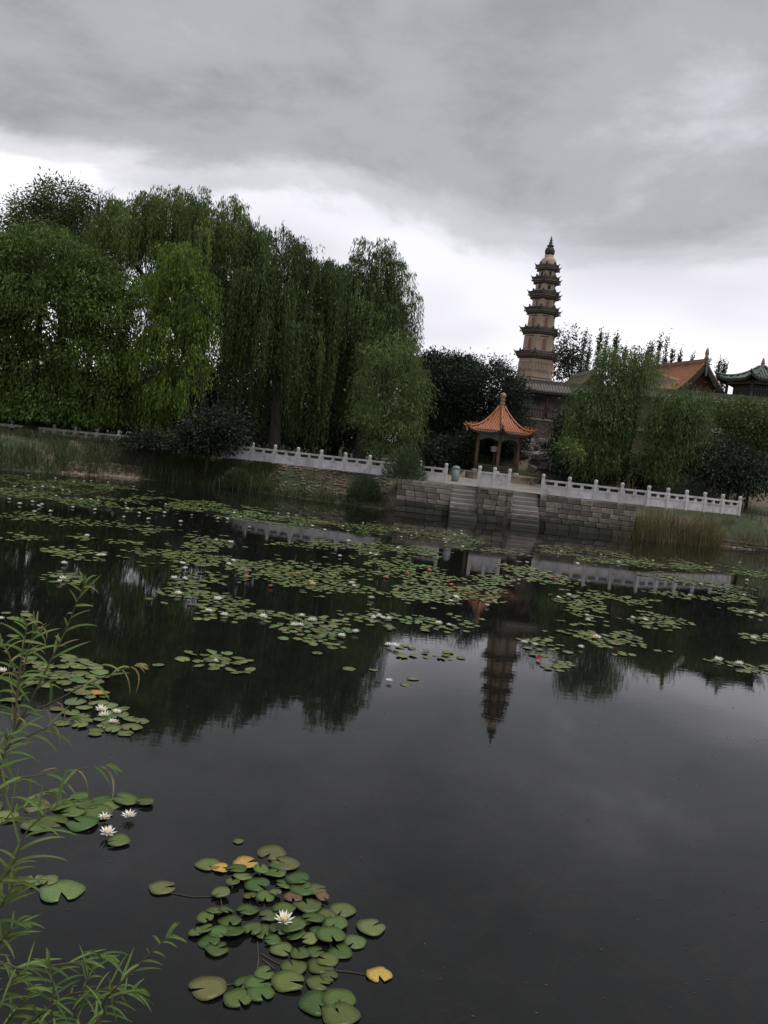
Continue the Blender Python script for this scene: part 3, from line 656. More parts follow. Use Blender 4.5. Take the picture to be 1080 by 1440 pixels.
for k in range(nb):
    q = rr0.lerp(rr1, (k + 0.5) / nb); MB().box((q.x, q.y, zT + 0.54), (0.06, 0.06, 0.84 + (0.26 if k % 4 == 0 else 0.0))).build('baluster', M_redwood, ro_)
# courtyard wall with tiled coping to the right of it
ka = cb + dcor * 0.35; kb = P(1120, 590, 62.0); kb.z = ka.z = P(1000, 562, 63.5).z + 0.25
print('wall', ka, kb)
cw = thing('courtyard_wall', (ka.x, ka.y, zT), 'brown courtyard wall with grey tiled coping beneath the orange roofed hall', 'wall')
gable_roof(cw, ka, kb + (kb - ka) * 0.6, 1.1, 0.55, 1.2, 0.05, 0.26, 0.08, M_greytile, M_greytile, M_greytile, M_darkwood, 0.14, name='coping')
wlm = MB(); kk = kb + (kb - ka) * 0.6; wlm.bar(ka + Vector((0, 0, (4.0 - ka.z) / 2 - 0.15)), kk + Vector((0, 0, (4.0 - ka.z) / 2 - 0.15)), 0.6, ka.z - 4.0 - 0.35); wlm.build('brick_face', M_terrace, cw)
# rocks on the slope under the terrace
rk = thing('rockery', P(765, 640, 60), 'tumbled grey rocks on the slope right of the pavilion', 'rocks')
for (px_, py_, w, h, D) in [(748, 622, 22, 9, 61.6), (772, 620, 26, 10, 61.8), (795, 622, 20, 10, 61.8), (742, 631, 18, 10, 61), (760, 632, 20, 10, 61), (780, 630, 22, 11, 61.2), (800, 634, 18, 11, 61), (733, 640, 20, 12, 60), (755, 645, 26, 15, 59.5), (780, 645, 22, 14, 59.5), (803, 647, 20, 12, 59.5), (768, 657, 22, 9, 59), (792, 659, 20, 9, 59), (745, 659, 16, 9, 59), (718, 645, 16, 10, 60.5), (820, 655, 22, 12, 59.5), (838, 645, 24, 14, 60), (955, 640, 30, 14, 58), (985, 630, 28, 16, 58.5), (1005, 650, 30, 18, 57.5), (975, 660, 26, 14, 57), (945, 655, 22, 12, 57), (930, 640, 20, 12, 58), (1000, 612, 26, 12, 60), (970, 610, 26, 12, 60)]:
    q = P(px_, py_, D); s_ = D / 1150
    for j_ in range(3):
        q2 = q + Vector((random.uniform(-.5, .5) * w * s_, random.uniform(-.4, .1), random.uniform(-.4, .4) * h * s_)); f_ = random.uniform(0.45, 0.75)
        piece('rock', random.choice(rocks), rk, q2, (w * s_ * f_, w * s_ * f_, h * s_ * f_ * random.uniform(0.9, 1.4)), random.uniform(0, 3), (random.uniform(-.3, .3), random.uniform(-.3, .3)))

# ------------------------------------------------------------------ halls and the green roofed pavilion in the courtyard
def ridge_ornament(parent, p, h):
    MB().lathe((p.x, p.y, p.z), [(0.16, 0), (0.2, h * .12), (0.13, h * .3), (0.19, h * .5), (0.15, h * .75), (0.05, h)], 8).build('ridge_ornament', M_yellowstone, parent, True)
ha = P(986, 510, 70.0); hb = P(890, 522, 80.0); hz = ha.z; hb.z = hz
print('hall ridge', ha, hb)
hall = thing('temple_hall', (ha.x, ha.y, zT), 'temple hall with orange tiled roof, dark inlaid diamond and red gable', 'hall')
hr, hpt, hd, hs_ = gable_roof(hall, ha, hb, 3.15, 3.0, 1.35, 0.75, 0.27, 0.085, M_hallroof, M_hallroof, M_hallroof, M_darkwood, 0.18, inlay=(M_hallinlay, 0.8))
gv = [hpt(-1, 0.0, 1.0), hpt(1, 0.0, 1.0)]
gw = MB(); q0 = ha + hs_ * 2.5; q1 = ha - hs_ * 2.5; q2, q3 = hb - hs_ * 2.5, hb + hs_ * 2.5
base = [Vector((q.x, q.y, zT)) for q in (q0, q1, q2, q3)]; eav = [Vector((q.x, q.y, hz - 2.62)) for q in (q0, q1, q2, q3)]
gw.add(base + eav + [ha - Vector((0, 0, 0.25)), hb - Vector((0, 0, 0.25))], [(0, 1, 5, 8, 4), (2, 3, 7, 9, 6), (1, 2, 6, 5), (3, 0, 4, 7)])
gw.build('gable_wall', M_hallbrick, hall)
for s in (-1, 1):      # barge boards under the verge
    bb = MB(); prev = None
    K = 8
    for i in range(K):
        p0, p1 = hpt(s, 0.0, i / K) - hd * 0.02, hpt(s, 0.0, (i + 1) / K) - hd * 0.02
        bb.add([p0 - Vector((0, 0, .10)), p1 - Vector((0, 0, .10)), p1 - Vector((0, 0, 0.62)), p0 - Vector((0, 0, 0.62)), p0 - Vector((0, 0, .10)) + hd * .07, p1 - Vector((0, 0, .10)) + hd * .07, p1 - Vector((0, 0, 0.62)) + hd * .07, p0 - Vector((0, 0, 0.62)) + hd * .07],
               [(0, 1, 2, 3), (7, 6, 5, 4), (3, 2, 6, 7), (0, 4, 5, 1)] + ([(0, 3, 7, 4)] if i == 0 else []) + ([(1, 5, 6, 2)] if i == K - 1 else []))
    bb.build('barge_board', M_darkwood, hall)
    q = hpt(s, 0.0, 0.72) - hd * 0.06; MB().box((q.x, q.y, q.z - 0.45), (0.09, 0.05, 0.75), taper=0.4).build('pendant', M_lattice, hall)
pd = hpt(1, 0, 0) - hd * 0.10; MB().box((pd.x, pd.y, pd.z - 0.6), (0.15, 0.05, 1.15), taper=1.3).build('gable_pendant', M_beam, hall)
ridge_ornament(hr, hpt(1, 0.01, 0) + Vector((0, 0, 0.2)), 1.0); ridge_ornament(hr, hpt(1, 0.99, 0) + Vector((0, 0, 0.2)), 1.0)
# a small hall with a rounded gable
sa = P(836, 524, 71.0); sb_ = sa + Vector((-0.6, 6, 0))
sh = thing('side_hall', (sa.x, sa.y, zT), 'small brown roofed side hall showing its narrow gable above the corridor', 'hall')
sr, spt, sd, ss = gable_roof(sh, sa, sb_, 1.5, 1.6, 1.2, 0.2, 0.26, 0.08, M_hallinlay, M_hallinlay, M_hallinlay, M_darkwood, 0.16)
gw = MB(); gw.box(((sa.x + sb_.x) / 2, (sa.y + sb_.y) / 2, (zT + sa.z - 1.5) / 2), (2.2, 5.6, sa.z - 1.5 - zT)); gw.build('wall', M_hallbrick, sh)
gw = MB(); gw.add([sa + ss * 1.25 - Vector((0, 0, 1.5)), sa - ss * 1.25 - Vector((0, 0, 1.5)), sa - Vector((0, 0, .2))], [(0, 1, 2)]); gw.build('gable', M_hallbrick, sh)
# the hall hidden by the evergreens, only its ridge ornament shows
wa = P(659, 514, 74.0); wb = wa + Vector((-5.5, 1.0, 0)); zw = tz(wa.x, wa.y)
wh = thing('temple_hall', (wa.x, wa.y, zw), 'grey tiled hall whose yellow ridge ornament pokes above dark evergreens', 'hall')
wr, wpt, wd, ws = gable_roof(wh, wa, wb, 2.6, 2.0, 1.3, 0.4, 0.26, 0.08, M_greytile, M_greytile, M_greytile, M_darkwood, 0.16)
gw = MB(); gw.box(((wa.x + wb.x) / 2, (wa.y + wb.y) / 2, (1.8 + wa.z - 1.9) / 2), (5.2, 4.2, wa.z - 1.9 - 1.8), math.atan2(wd.y, wd.x)); gw.build('wall', M_terrace, wh)
ridge_ornament(wr, wa + Vector((0, 0, 0.15)), 0.9); 
# green pavilion
gp = P(1066, 560, 67.0); ztg = P(1069, 503, 67).z; zrg = P(1068, 515, 67).z; zeg = P(1060, 538, 67).z
gpc = Vector((gp.x, 67.0, zT)); rotg = math.atan2(-gpc.y, -gpc.x) - R(12)
gpav = thing('timber_pavilion', gpc, 'dark timber lattice pavilion with green tiled upturned roof', 'pavilion')
gr_, gpt = hip_roof(gpav, gpc, 6, rotg, 3.3, 0.18, zrg, zrg - zeg, 1.9, 0.42, 0.06, 0.24, 0.075, M_greentile, M_greentile, M_greentile, M_darkwood, 0.16, 2)
hg = ztg - zrg
MB().lathe((gpc.x, gpc.y, zrg - 0.15), [(0.22, 0), (0.26, 0.1), (0.2, 0.2), (0.14, hg * 0.55), (0.2, hg * 0.62), (0.1, hg * 0.72), (0.15, hg * 0.85), (0.07, hg * 1.0), (0.09, hg * 1.1), (0.02, hg * 1.25)], 10).build('finial', M_pinkclay, gr_, True)
for k in range(6):
    a = Vector((gpc.x + 2.55 * math.cos(rotg + k * math.pi / 3), gpc.y + 2.55 * math.sin(rotg + k * math.pi / 3), zT))
    MB().lathe(a, [(0.14, 0), (0.12, zeg - zT + 0.1)], 10).build('column', M_darkwood, gpav, True)
    b_ = Vector((gpc.x + 2.55 * math.cos(rotg + (k + 1) * math.pi / 3), gpc.y + 2.55 * math.sin(rotg + (k + 1) * math.pi / 3), zT))
    i0 = gpc + (a - gpc) * 0.72; i1 = gpc + (b_ - gpc) * 0.72; d = (i1 - i0).normalized(); w_ = (i1 - i0).length; h_ = zeg - zT - 0.1
    wm_ = MB(); wm_.bar(i0 + Vector((0, 0, h_ / 2)), i1 + Vector((0, 0, h_ / 2)), 0.06, h_); wl_ = wm_.build('wall_panel', M_darkwood, gpav)
    nr = Vector((d.y, -d.x, 0)); nr = nr if nr.dot(i0 - gpc) > 0 else -nr
    for j in range(9):
        q = i0 + d * (w_ * (j + 0.5) / 9) + nr * 0.05; MB().box((q.x, q.y, zT + h_ / 2), (0.07, 0.07, h_ - 0.02), math.atan2(d.y, d.x)).build('lattice_bar', M_lattice, wl_)
    for j in range(6):
        z = zT + h_ * (j + 0.6) / 6.3; q0, q1 = i0 + nr * 0.075, i1 + nr * 0.075; MB().bar(Vector((q0.x, q0.y, z)), Vector((q1.x, q1.y, z)), 0.05, 0.08).build('lattice_rail', M_lattice, wl_)
    MB().bar(a + Vector((0, 0, zeg - zT - 0.2)), b_ + Vector((0, 0, zeg - zT - 0.2)), 0.14, 0.26).build('beam', M_lattice, gpav)

# ------------------------------------------------------------------ the pagoda
DG = 84.0
def axis_x(yz): return 310 + (1270 - yz) * (155.0 / 1190)          # leaning axis in the enlarged view (camera roll)
def zz_of(yz): return P(700 + axis_x(yz) / 6, 320 + yz / 6, DG).z
pg0 = P(700 + axis_x(1290) / 6, 320 + 1290 / 6, DG); gxp, gyp = pg0.x, DG
rotg2 = math.atan2(-gyp, -gxp) - R(8)
pag = thing('pagoda', (gxp, gyp, zT), 'tall tapering hexagonal brick pagoda with seven eaves and dark spire', 'pagoda')
KS = DG / FPX / 6
print('pagoda', gxp, gyp, zz_of(1290), zz_of(80))
def hexpt(r, z, k, off=0.0): return Vector((gxp + r * math.cos(rotg2 + (k + off) * math.pi / 3), gyp + r * math.sin(rotg2 + (k + off) * math.pi / 3), z))
pl = MB().lathe((gxp, gyp, zT - 0.3), [(2.5, 0), (2.5, zz_of(1310) - zT + 0.3)], 6, rotg2); pl.build('base', M_terrace, pag)
storeys = [(1292, 1118, 1.92, 1.87), (1058, 915, 1.66, 1.61), (862, 745, 1.45, 1.40), (690, 615, 1.22, 1.19), (552, 485, 1.07, 1.04), (432, 374, 0.90, 0.87), (330, 300, 0.74, 0.70)]
eaves = [(1318, 1270, 2.15), (1122, 1050, 2.60), (918, 852, 2.26), (748, 680, 2.06), (618, 542, 1.84), (488, 422, 1.62), (377, 320, 1.36)]
for i, (y0, y1, ra_, rb_) in enumerate(storeys):
    z0, z1 = zz_of(y0) - 0.1, zz_of(y1) + 0.05
    sw = MB().lathe((gxp, gyp, z0), [(ra_, 0), (rb_, z1 - z0)], 6, rotg2).build('storey_wall', M_pagoda, pag)
    h = z1 - z0
    for k in range(6):
        a, b_ = hexpt(ra_, z0, k), hexpt(ra_, z0, k + 1); d = (b_ - a).normalized(); nr = ((a + b_) / 2 - Vector((gxp, gyp, z0))).normalized(); mid = (a + b_) / 2; w = (b_ - a).length
        if i == 0:
            for j in range(5):                         # carved panels
                q = mid + d * (w * 0.15 * (j - 2)) + nr * 0.0 + Vector((0, 0, h * 0.62))
                MB().box(q, (w * 0.115, 0.10, h * 0.28), axes=(d, nr, Vector((0, 0, 1)))).build('carved_panel', M_pagoda, sw)
            for zz in (0.44, 0.80): MB().box(mid + Vector((0, 0, h * zz)), (w * 0.86, 0.14, 0.05), axes=(d, nr, Vector((0, 0, 1)))).build('string_course', M_pagoda, sw)
        elif i <= 6 and i < 6:
            ww, hh = (0.25 * w, 0.62 * h) if i < 4 else (0.25 * w, 0.45 * h); mat_ = M_pagred if i in (1, 2, 3) else M_hole
            zc0 = h * (0.16 if i < 4 else 0.34)
            prof = [(-ww / 2, 0), (ww / 2, 0), (ww / 2, hh * 0.75)] + [(ww / 2 * math.cos(t_), hh * 0.75 + hh * 0.25 * math.sin(t_)) for t_ in np.linspace(0.3, math.pi - 0.3, 5)] + [(-ww / 2, hh * 0.75)]
            nmb = MB(); f_ = [mid + nr * 0.018 + d * x + Vector((0, 0, zc0 + z)) for x, z in prof]; g_ = [p - nr * 0.09 for p in f_]; n_ = len(prof)
            nmb.add(f_ + g_, [tuple(range(n_))] + [(j, j + n_, (j + 1) % n_ + n_, (j + 1) % n_) for j in range(n_)]); nmb.build('arched_niche', mat_, sw)
            nmb = MB(); o_ = [mid + nr * 0.03 + d * (x * 1.3) + Vector((0, 0, zc0 + z * 1.1)) for x, z in prof]; i_ = [mid + nr * 0.03 + d * x + Vector((0, 0, zc0 + z)) for x, z in prof]
            nmb.add(o_ + i_ + [p - nr * .09 for p in o_] + [p - nr * .05 for p in i_], [(j, (j + 1) % n_, (j + 1) % n_ + n_, j + n_) for j in range(1, n_)] + [(j, j + 2 * n_, (j + 1) % n_ + 2 * n_, (j + 1) % n_) for j in range(n_)] + [(j + n_, (j + 1) % n_ + n_, (j + 1) % n_ + 3 * n_, j + 3 * n_) for j in range(n_)])
            nmb.build('niche_frame', M_pagoda, sw)
            MB().box(mid + Vector((0, 0, h * 0.86)), (w * 0.5, 0.12, 0.06), axes=(d, nr, Vector((0, 0, 1)))).build('lintel', M_pagoda_dk, sw)
for i, (y0, y1, re) in enumerate(eaves):
    z0, z1 = zz_of(y0), zz_of(y1); h = z1 - z0; rw = storeys[i][3] if i == 0 else storeys[i - 1][3]; rn = storeys[min(i, 6)][2]
    rb = re * 0.89
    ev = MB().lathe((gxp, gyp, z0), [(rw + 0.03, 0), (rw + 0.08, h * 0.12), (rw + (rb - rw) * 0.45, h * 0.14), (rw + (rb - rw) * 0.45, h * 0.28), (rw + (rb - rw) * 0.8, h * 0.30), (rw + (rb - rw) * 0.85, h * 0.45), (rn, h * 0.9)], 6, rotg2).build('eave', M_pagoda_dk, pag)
    dn = MB()
    for k in range(6):
        for (fr2, zf, nn) in ((0.42, 0.21, 8), (0.80, 0.39, 10)):
            r_ = rw + (rb - rw) * fr2 + 0.07
            for j in range(nn):
                q = hexpt(r_, z0 + h * zf, k).lerp(hexpt(r_, z0 + h * zf, k + 1), (j + 0.5) / nn)
                dn.box(q, (0.09, 0.09, h * 0.11), rotg2 + (k + 0.5) * math.pi / 3)
    tag(dn.build('bracket_dentils', M_dentil, ev), kind='stuff')
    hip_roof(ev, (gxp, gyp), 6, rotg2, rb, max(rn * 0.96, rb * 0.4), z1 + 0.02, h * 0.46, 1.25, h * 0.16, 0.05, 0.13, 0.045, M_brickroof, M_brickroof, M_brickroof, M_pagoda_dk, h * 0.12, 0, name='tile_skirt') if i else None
    if not i: continue
    for k in range(6):
        a = hexpt(rb * 0.96, z0 + h * 0.62, k); ot = (a - Vector((gxp, gyp, a.z))).normalized()
        MB().tube([a - ot * 0.25, a + ot * 0.12 + Vector((0, 0, 0.02)), a + ot * (re - rb) + Vector((0, 0, 0.17))], [0.13, 0.11, 0.05], 6).build('corner_horn', M_brickroof, ev)
        b2 = hexpt(rb * 0.90, z0 + h * 0.30, k); MB().tube([b2 - ot * 0.3, b2 + ot * 0.1, b2 + ot * (re - rb) * 0.8 + Vector((0, 0, 0.08))], [0.11, 0.09, 0.04], 6).build('lower_horn', M_pagoda_dk, ev)
        for t_ in (0.33, 0.67):
            q = hexpt(rb * 0.95, z0 + h * 0.72, k).lerp(hexpt(rb * 0.95, z0 + h * 0.72, k + 1), t_); MB().lathe(q, [(0.05, 0), (0.07, 0.05), (0.03, 0.16)], 6).build('eave_stud', M_brickroof, ev)
        q = a - ot * 0.32 + Vector((0, 0, 0.16)); MB().lathe(q, [(0.07, 0), (0.12, 0.08), (0.08, 0.2), (0.11, 0.27), (0.03, 0.36)], 6).build('corner_beast', M_brickroof, ev)
        q = a + ot * (re - rb) * 0.75 + Vector((0, 0, -0.28)); MB().lathe(q, [(0.08, 0), (0.07, 0.1), (0.02, 0.15), (0.01, 0.38)], 6).build('wind_bell', M_iron, ev)
zt_ = zz_of(322)
top = MB().lathe((gxp, gyp, zt_ - 0.05), [(0.86, 0), (0.78, 0.15), (0.80, zz_of(285) - zt_), (0.62, zz_of(262) - zt_), (0.46, zz_of(255) - zt_), (0.46, zz_of(232) - zt_)], 12).build('dome_base', M_pagoda, pag, True)
z_ = zz_of(236)
sp = MB().lathe((gxp, gyp, z_), [(0.42, 0), (0.50, zz_of(215) - z_), (0.50, zz_of(195) - z_), (0.40, zz_of(178) - z_), (0.24, zz_of(165) - z_), (0.36, zz_of(160) - z_), (0.36, zz_of(154) - z_), (0.16, zz_of(148) - z_), (0.20, zz_of(132) - z_), (0.10, zz_of(120) - z_), (0.15, zz_of(108) - z_), (0.06, zz_of(98) - z_), (0.08, zz_of(92) - z_), (0.01, zz_of(72) - z_)], 12).build('spire', M_iron, pag, True)

# ------------------------------------------------------------------ trees
def limbs(base, targets, r0, seed=0):
    """a tapered trunk that forks into limbs towards the targets"""
    r = random.Random(seed); mb = MB(); base = Vector(base)
    tc_ = sum((Vector(t_) for t_ in targets), Vector()) / len(targets)
    hgt = max(1.0, (min(t_[2] for t_ in targets) - base.z)); fork = base + Vector(((tc_.x - base.x) * 0.25, (tc_.y - base.y) * 0.25, hgt * 0.55))
    mid = base.lerp(fork, 0.5) + Vector((r.uniform(-.15, .15), r.uniform(-.15, .15), 0)) * hgt * 0.15
    mb.tube([base - Vector((0, 0, 0.25)), base + Vector((0, 0, 0.15)), mid, fork], [r0 * 1.5, r0 * 1.12, r0 * 0.9, r0 * 0.75], 10)
    for t_ in targets:
        t_ = Vector(t_); k1 = fork.lerp(t_, 0.4) + Vector((r.uniform(-.3, .3), r.uniform(-.3, .3), 0.12 * (t_ - fork).length))
        mb.tube([fork - Vector((0, 0, 0.1)), k1, t_], [r0 * 0.55, r0 * 0.34, r0 * 0.10], 7)
        for j in range(3):
            a = fork.lerp(t_, r.uniform(0.4, 0.8)) + Vector((0, 0, 0.08 * (t_ - fork).length)); dd = (t_ - fork).length * 0.22
            mb.tube([k1.lerp(t_, r.uniform(0.1, 0.7)), a + Vector((r.uniform(-1, 1), r.uniform(-1, 1), r.uniform(0.1, 1))) * dd], [r0 * 0.2, r0 * 0.05], 5)
    return mb
def ell(spec, D):                                  # (px, py, rx, ry) in photo pixels -> centre and radii in metres
    px_, py_, rx, ry = spec; s_ = D / FPX; c = P(px_, py_, D); return np.array(c), np.array([rx * s_, max(rx, ry * 0.6) * s_ * 0.85, ry * s_])
def make_tree(name, label, cat, base_px, D, ells, mat, V, Fq, tone, r0, group=None, targets=None, base=None):
    if base is None:
        bx = P(base_px, 640, D).x; base = (bx, D, tz(bx, D))
    th = thing(name, base, label, cat, group)
    tg = targets or [tuple(ell(e, D)[0] + np.array([0, 0, ell(e, D)[1][2] * 0.3])) for e in ells]
    limbs(base, tg, r0, len(V)).build('trunk', M_bark, th, True)
    o = link('crown', np_mesh('crown', V, Fq, mat, tone), th)
    return th
def leafy(ells, D, nclump, nleaf, csize, ln, wd, droop=0.3, shell=0.55, zmin=None):
    """leaf sprays gathered in clumps through the ellipsoids' volume"""
    Vs, Fs, Ts, off = [], [], [], 0
    vol = np.array([np.prod(ell(e, D)[1]) ** 0.67 for e in ells]); vol /= vol.sum()
    for e, w in zip(ells, vol):
        c, r_ = ell(e, D); k = max(4, int(nclump * w))
        d = unit(rng.normal(size=(k, 3))); rad = shell + (1 - shell) * rng.random((k, 1)) ** 0.6; rad *= 0.86 + 0.22 * rng.random((k, 1))
        cc = c + d * rad * r_
        tn_ = np.clip(rng.normal(0.5, 0.34, k), 0, 1)
        n = int(nleaf); cn = np.repeat(cc, n, axis=0); dn_ = np.repeat(d, n, axis=0)
        g = rng.normal(size=(k * n, 3)) * csize * np.array([1, 1, 0.75]); pos = cn + g
        dr = unit(unit(g) * 0.8 + dn_ * 0.5 + rng.normal(size=g.shape) * 0.5 + np.array([0, 0, -droop * 2]))
        if zmin is not None: keep = pos[:, 2] > zmin; pos, dr = pos[keep], dr[keep]; tt_ = np.repeat(tn_, n)[keep]
        else: tt_ = np.repeat(tn_, n)
        m_ = len(pos); V, Fq = leaves(pos, dr, ln * rng.uniform(0.6, 1.3, m_), wd * rng.uniform(0.7, 1.3, m_))
        Vs.append(V); Fs.append(Fq + off); off += len(V); Ts.append(np.clip(tt_ + rng.normal(0, 0.2, m_), 0, 1))
    return np.concatenate(Vs), np.concatenate(Fs), np.concatenate(Ts)
def weeping(ells, D, ntuft, nstr, lmin, lmax, zlow, spread=0.27, step=0.12, ln=0.32, wd=0.055, low=-0.25, inner=0.3):
    """curtains: tufts of hanging strands that spring from the domes and fall straight"""
    Vs, Fs, Ts, off = [], [], [], 0
    vol = np.array([ell(e, D)[1][0] * ell(e, D)[1][1] for e in ells]); vol /= vol.sum()
    for e, w in zip(ells, vol):
        c, r_ = ell(e, D); k = max(5, int(ntuft * w))
        for _ in range(k):
            d = rng.normal(size=3); d /= np.linalg.norm(d)
            if d[2] < low: d[2] = abs(d[2])
            rad = (rng.uniform(0.45, 0.85) if rng.random() < inner else rng.uniform(0.86, 1.08))
            p0 = c + d * r_ * rad; L0 = rng.uniform(lmin, lmax) * (0.75 + 0.5 * rng.random()); tb = np.clip(rng.normal(0.5, 0.36), 0, 1)
            wisp_ = d[2] > 0.3 and rng.random() < 0.10
            if wisp_: p0 = c + d * r_ * rng.uniform(1.1, 1.24); L0 *= 0.5
            out = np.array([d[0], d[1], 0]); out /= max(np.linalg.norm(out), 0.2)
            for _s in range(3 if wisp_ else nstr):
                q = p0 + rng.normal(size=3) * spread * np.array([1, 1, 0.5]); L_ = L0 * rng.uniform(0.6, 1.1); L_ = min(L_, q[2] - zlow + rng.uniform(-.6, 0.3))
                if L_ < 0.5: continue
                m_ = max(4, int(L_ / step)); s_ = np.linspace(0, 1, m_)
                reach = rng.uniform(0.25, 0.8); rise = rng.uniform(0.05, 0.28)
                h = 1 - np.exp(-s_ * L_ / 0.8)
                pos = q + out * (h * reach)[:, None] + np.array([0, 0, 1.0]) * (rise * np.sin(np.clip(s_ * L_ / 1.2, 0, 1) * math.pi) - np.maximum(s_ * L_ - 0.5, 0))[:, None]
                pos = pos + (np.sin(s_ * 3 + rng.random() * 6) * 0.10 * s_)[:, None] * rng.normal(size=3) * np.array([1, 1, 0])
                pos = pos + rng.normal(size=pos.shape) * 0.035
                dr = unit(np.array([0, 0, -1.0]) + rng.normal(size=pos.shape) * 0.30 + out * 0.25 * (1 - s_)[:, None])
                V, Fq = leaves(pos, dr, ln * rng.uniform(0.6, 1.25, m_), wd * rng.uniform(0.7, 1.3, m_))
                Vs.append(V); Fs.append(Fq + off); off += len(V); Ts.append(np.clip(tb + rng.normal(0, 0.18, m_), 0, 1))
    return np.concatenate(Vs), np.concatenate(Fs), np.concatenate(Ts)
GW = 'weeping willows on the bank'
# big willow, its shoulder, and the right hand one with long curtains
E = [(188, 312, 42, 32), (238, 300, 46, 30), (298, 306, 46, 32), (342, 345, 36, 36), (158, 350, 38, 38), (222, 352, 46, 34), (290, 362, 50, 36), (350, 400, 32, 36), (270, 430, 85, 50), (240, 335, 90, 45), (310, 350, 60, 45)]
make_tree('weeping_willow', 'tallest weeping willow with broad mounded crown on the left bank', 'tree', 262, 60, E, F_willow, *weeping(E, 60, 480, 13, 1.2, 4.4, 2.3, 0.27), 0.5, GW)
E = [(388, 350, 38, 26), (412, 385, 42, 32), (330, 435, 32, 28), (442, 400, 32, 34), (375, 420, 55, 38), (390, 470, 65, 45)]
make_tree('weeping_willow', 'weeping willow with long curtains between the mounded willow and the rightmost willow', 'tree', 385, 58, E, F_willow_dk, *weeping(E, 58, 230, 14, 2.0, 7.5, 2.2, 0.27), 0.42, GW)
E = [(524, 362, 28, 24), (546, 405, 32, 40), (490, 392, 36, 30), (455, 402, 32, 28), (568, 440, 24, 42), (505, 450, 68, 50), (528, 500, 62, 40)]
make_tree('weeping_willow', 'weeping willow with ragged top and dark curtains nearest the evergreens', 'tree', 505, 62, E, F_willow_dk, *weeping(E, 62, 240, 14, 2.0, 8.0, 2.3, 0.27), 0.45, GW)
E = [(250, 368, 28, 22), (222, 408, 26, 26), (274, 412, 26, 28), (244, 460, 36, 32), (280, 465, 18, 22), (216, 500, 24, 28), (262, 505, 24, 28), (238, 555, 28, 30), (232, 605, 15, 24)]
make_tree('weeping_willow', 'bright yellow green willow hanging low over the water', 'tree', 300, 55, E, F_bright, *weeping(E, 52.5, 300, 10, 0.7, 2.1, 0.9, 0.26, 0.12, 0.30, 0.07, -0.6), 0.26, GW)
E = [(62, 362, 58, 38), (122, 392, 48, 36), (10, 385, 58, 42), (-50, 405, 80, 60), (60, 440, 85, 52), (148, 440, 42, 46), (132, 512, 58, 46), (30, 520, 78, 50), (85, 580, 80, 42), (10, 600, 60, 38), (-60, 520, 80, 80), (165, 560, 36, 36)]
V, Fq, T_ = leafy(E, 53, 950, 95, 0.42, 0.31, 0.10, 0.6, 0.6, 2.9); V2, F2, T2 = weeping(E, 53, 260, 9, 1.0, 3.2, 2.5, 0.35, 0.13, 0.3, 0.07)
make_tree('broad_tree', 'broad bright green tree with rounded crown at the left edge of the bank', 'tree', 40, 53, E, F_left, np.concatenate([V, V2]), np.concatenate([Fq, F2 + len(V)]), np.concatenate([T_, T2]), 0.5)
E = [(85, 285, 42, 27), (45, 308, 36, 26), (118, 312, 34, 32), (80, 350, 80, 45)]
make_tree('elm_tree', 'dark tree with round top behind the broad green tree', 'tree', 80, 70, E, F_elm, *leafy(E, 70, 380, 80, 0.5, 0.26, 0.11, 0.2, 0.5), 0.4)
E = [(552, 500, 38, 34), (550, 560, 50, 45), (545, 600, 48, 40), (580, 540, 22, 30)]
V, Fq, T_ = leafy(E, 50.6, 150, 60, 0.34, 0.26, 0.06, 0.7, 0.45, 2.2); V2, F2, T2 = weeping(E, 50.6, 60, 6, 0.8, 1.8, 1.9, 0.3, 0.12, 0.26, 0.05)
make_tree('young_willow', 'young feathery light green willow before the dark willow curtain', 'tree', 531, 50.6, E, F_mid, np.concatenate([V, V2]), np.concatenate([Fq, F2 + len(V)]), np.concatenate([T_, T2]), 0.10)
# dark trees closing the view under the willows
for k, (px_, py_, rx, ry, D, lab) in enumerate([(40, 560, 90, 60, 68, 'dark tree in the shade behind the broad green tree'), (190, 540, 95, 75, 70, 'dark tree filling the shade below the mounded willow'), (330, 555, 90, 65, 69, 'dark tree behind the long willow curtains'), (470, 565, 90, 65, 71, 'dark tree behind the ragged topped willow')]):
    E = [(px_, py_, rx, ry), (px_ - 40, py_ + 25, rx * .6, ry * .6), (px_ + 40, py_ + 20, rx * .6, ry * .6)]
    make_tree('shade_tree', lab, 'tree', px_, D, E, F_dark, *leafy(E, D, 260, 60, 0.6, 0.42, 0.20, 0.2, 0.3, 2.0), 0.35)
# dark evergreens by the pavilion
for (E, D, bx_, lab) in [([(618, 545, 38, 45), (605, 590, 30, 45), (640, 575, 40, 50), (625, 620, 45, 35)], 63, 622, 'dark evergreen left of the pavilion roof'),
                         ([(690, 548, 48, 44), (655, 560, 35, 50), (715, 560, 30, 36), (690, 600, 55, 45)], 62.3, 688, 'tall dark evergreen directly behind the pavilion'),
                         ([(648, 525, 26, 22), (606, 520, 22, 20)], 66, 640, 'dark evergreen behind the other two, at the wall of a hidden hall')]:
    make_tree('evergreen_tree', lab, 'tree', bx_, D, E, F_dark, *leafy(E, D, 300, 80, 0.40, 0.24, 0.09, 0.1, 0.35, 2.2), 0.3, 'evergreens by the pavilion')
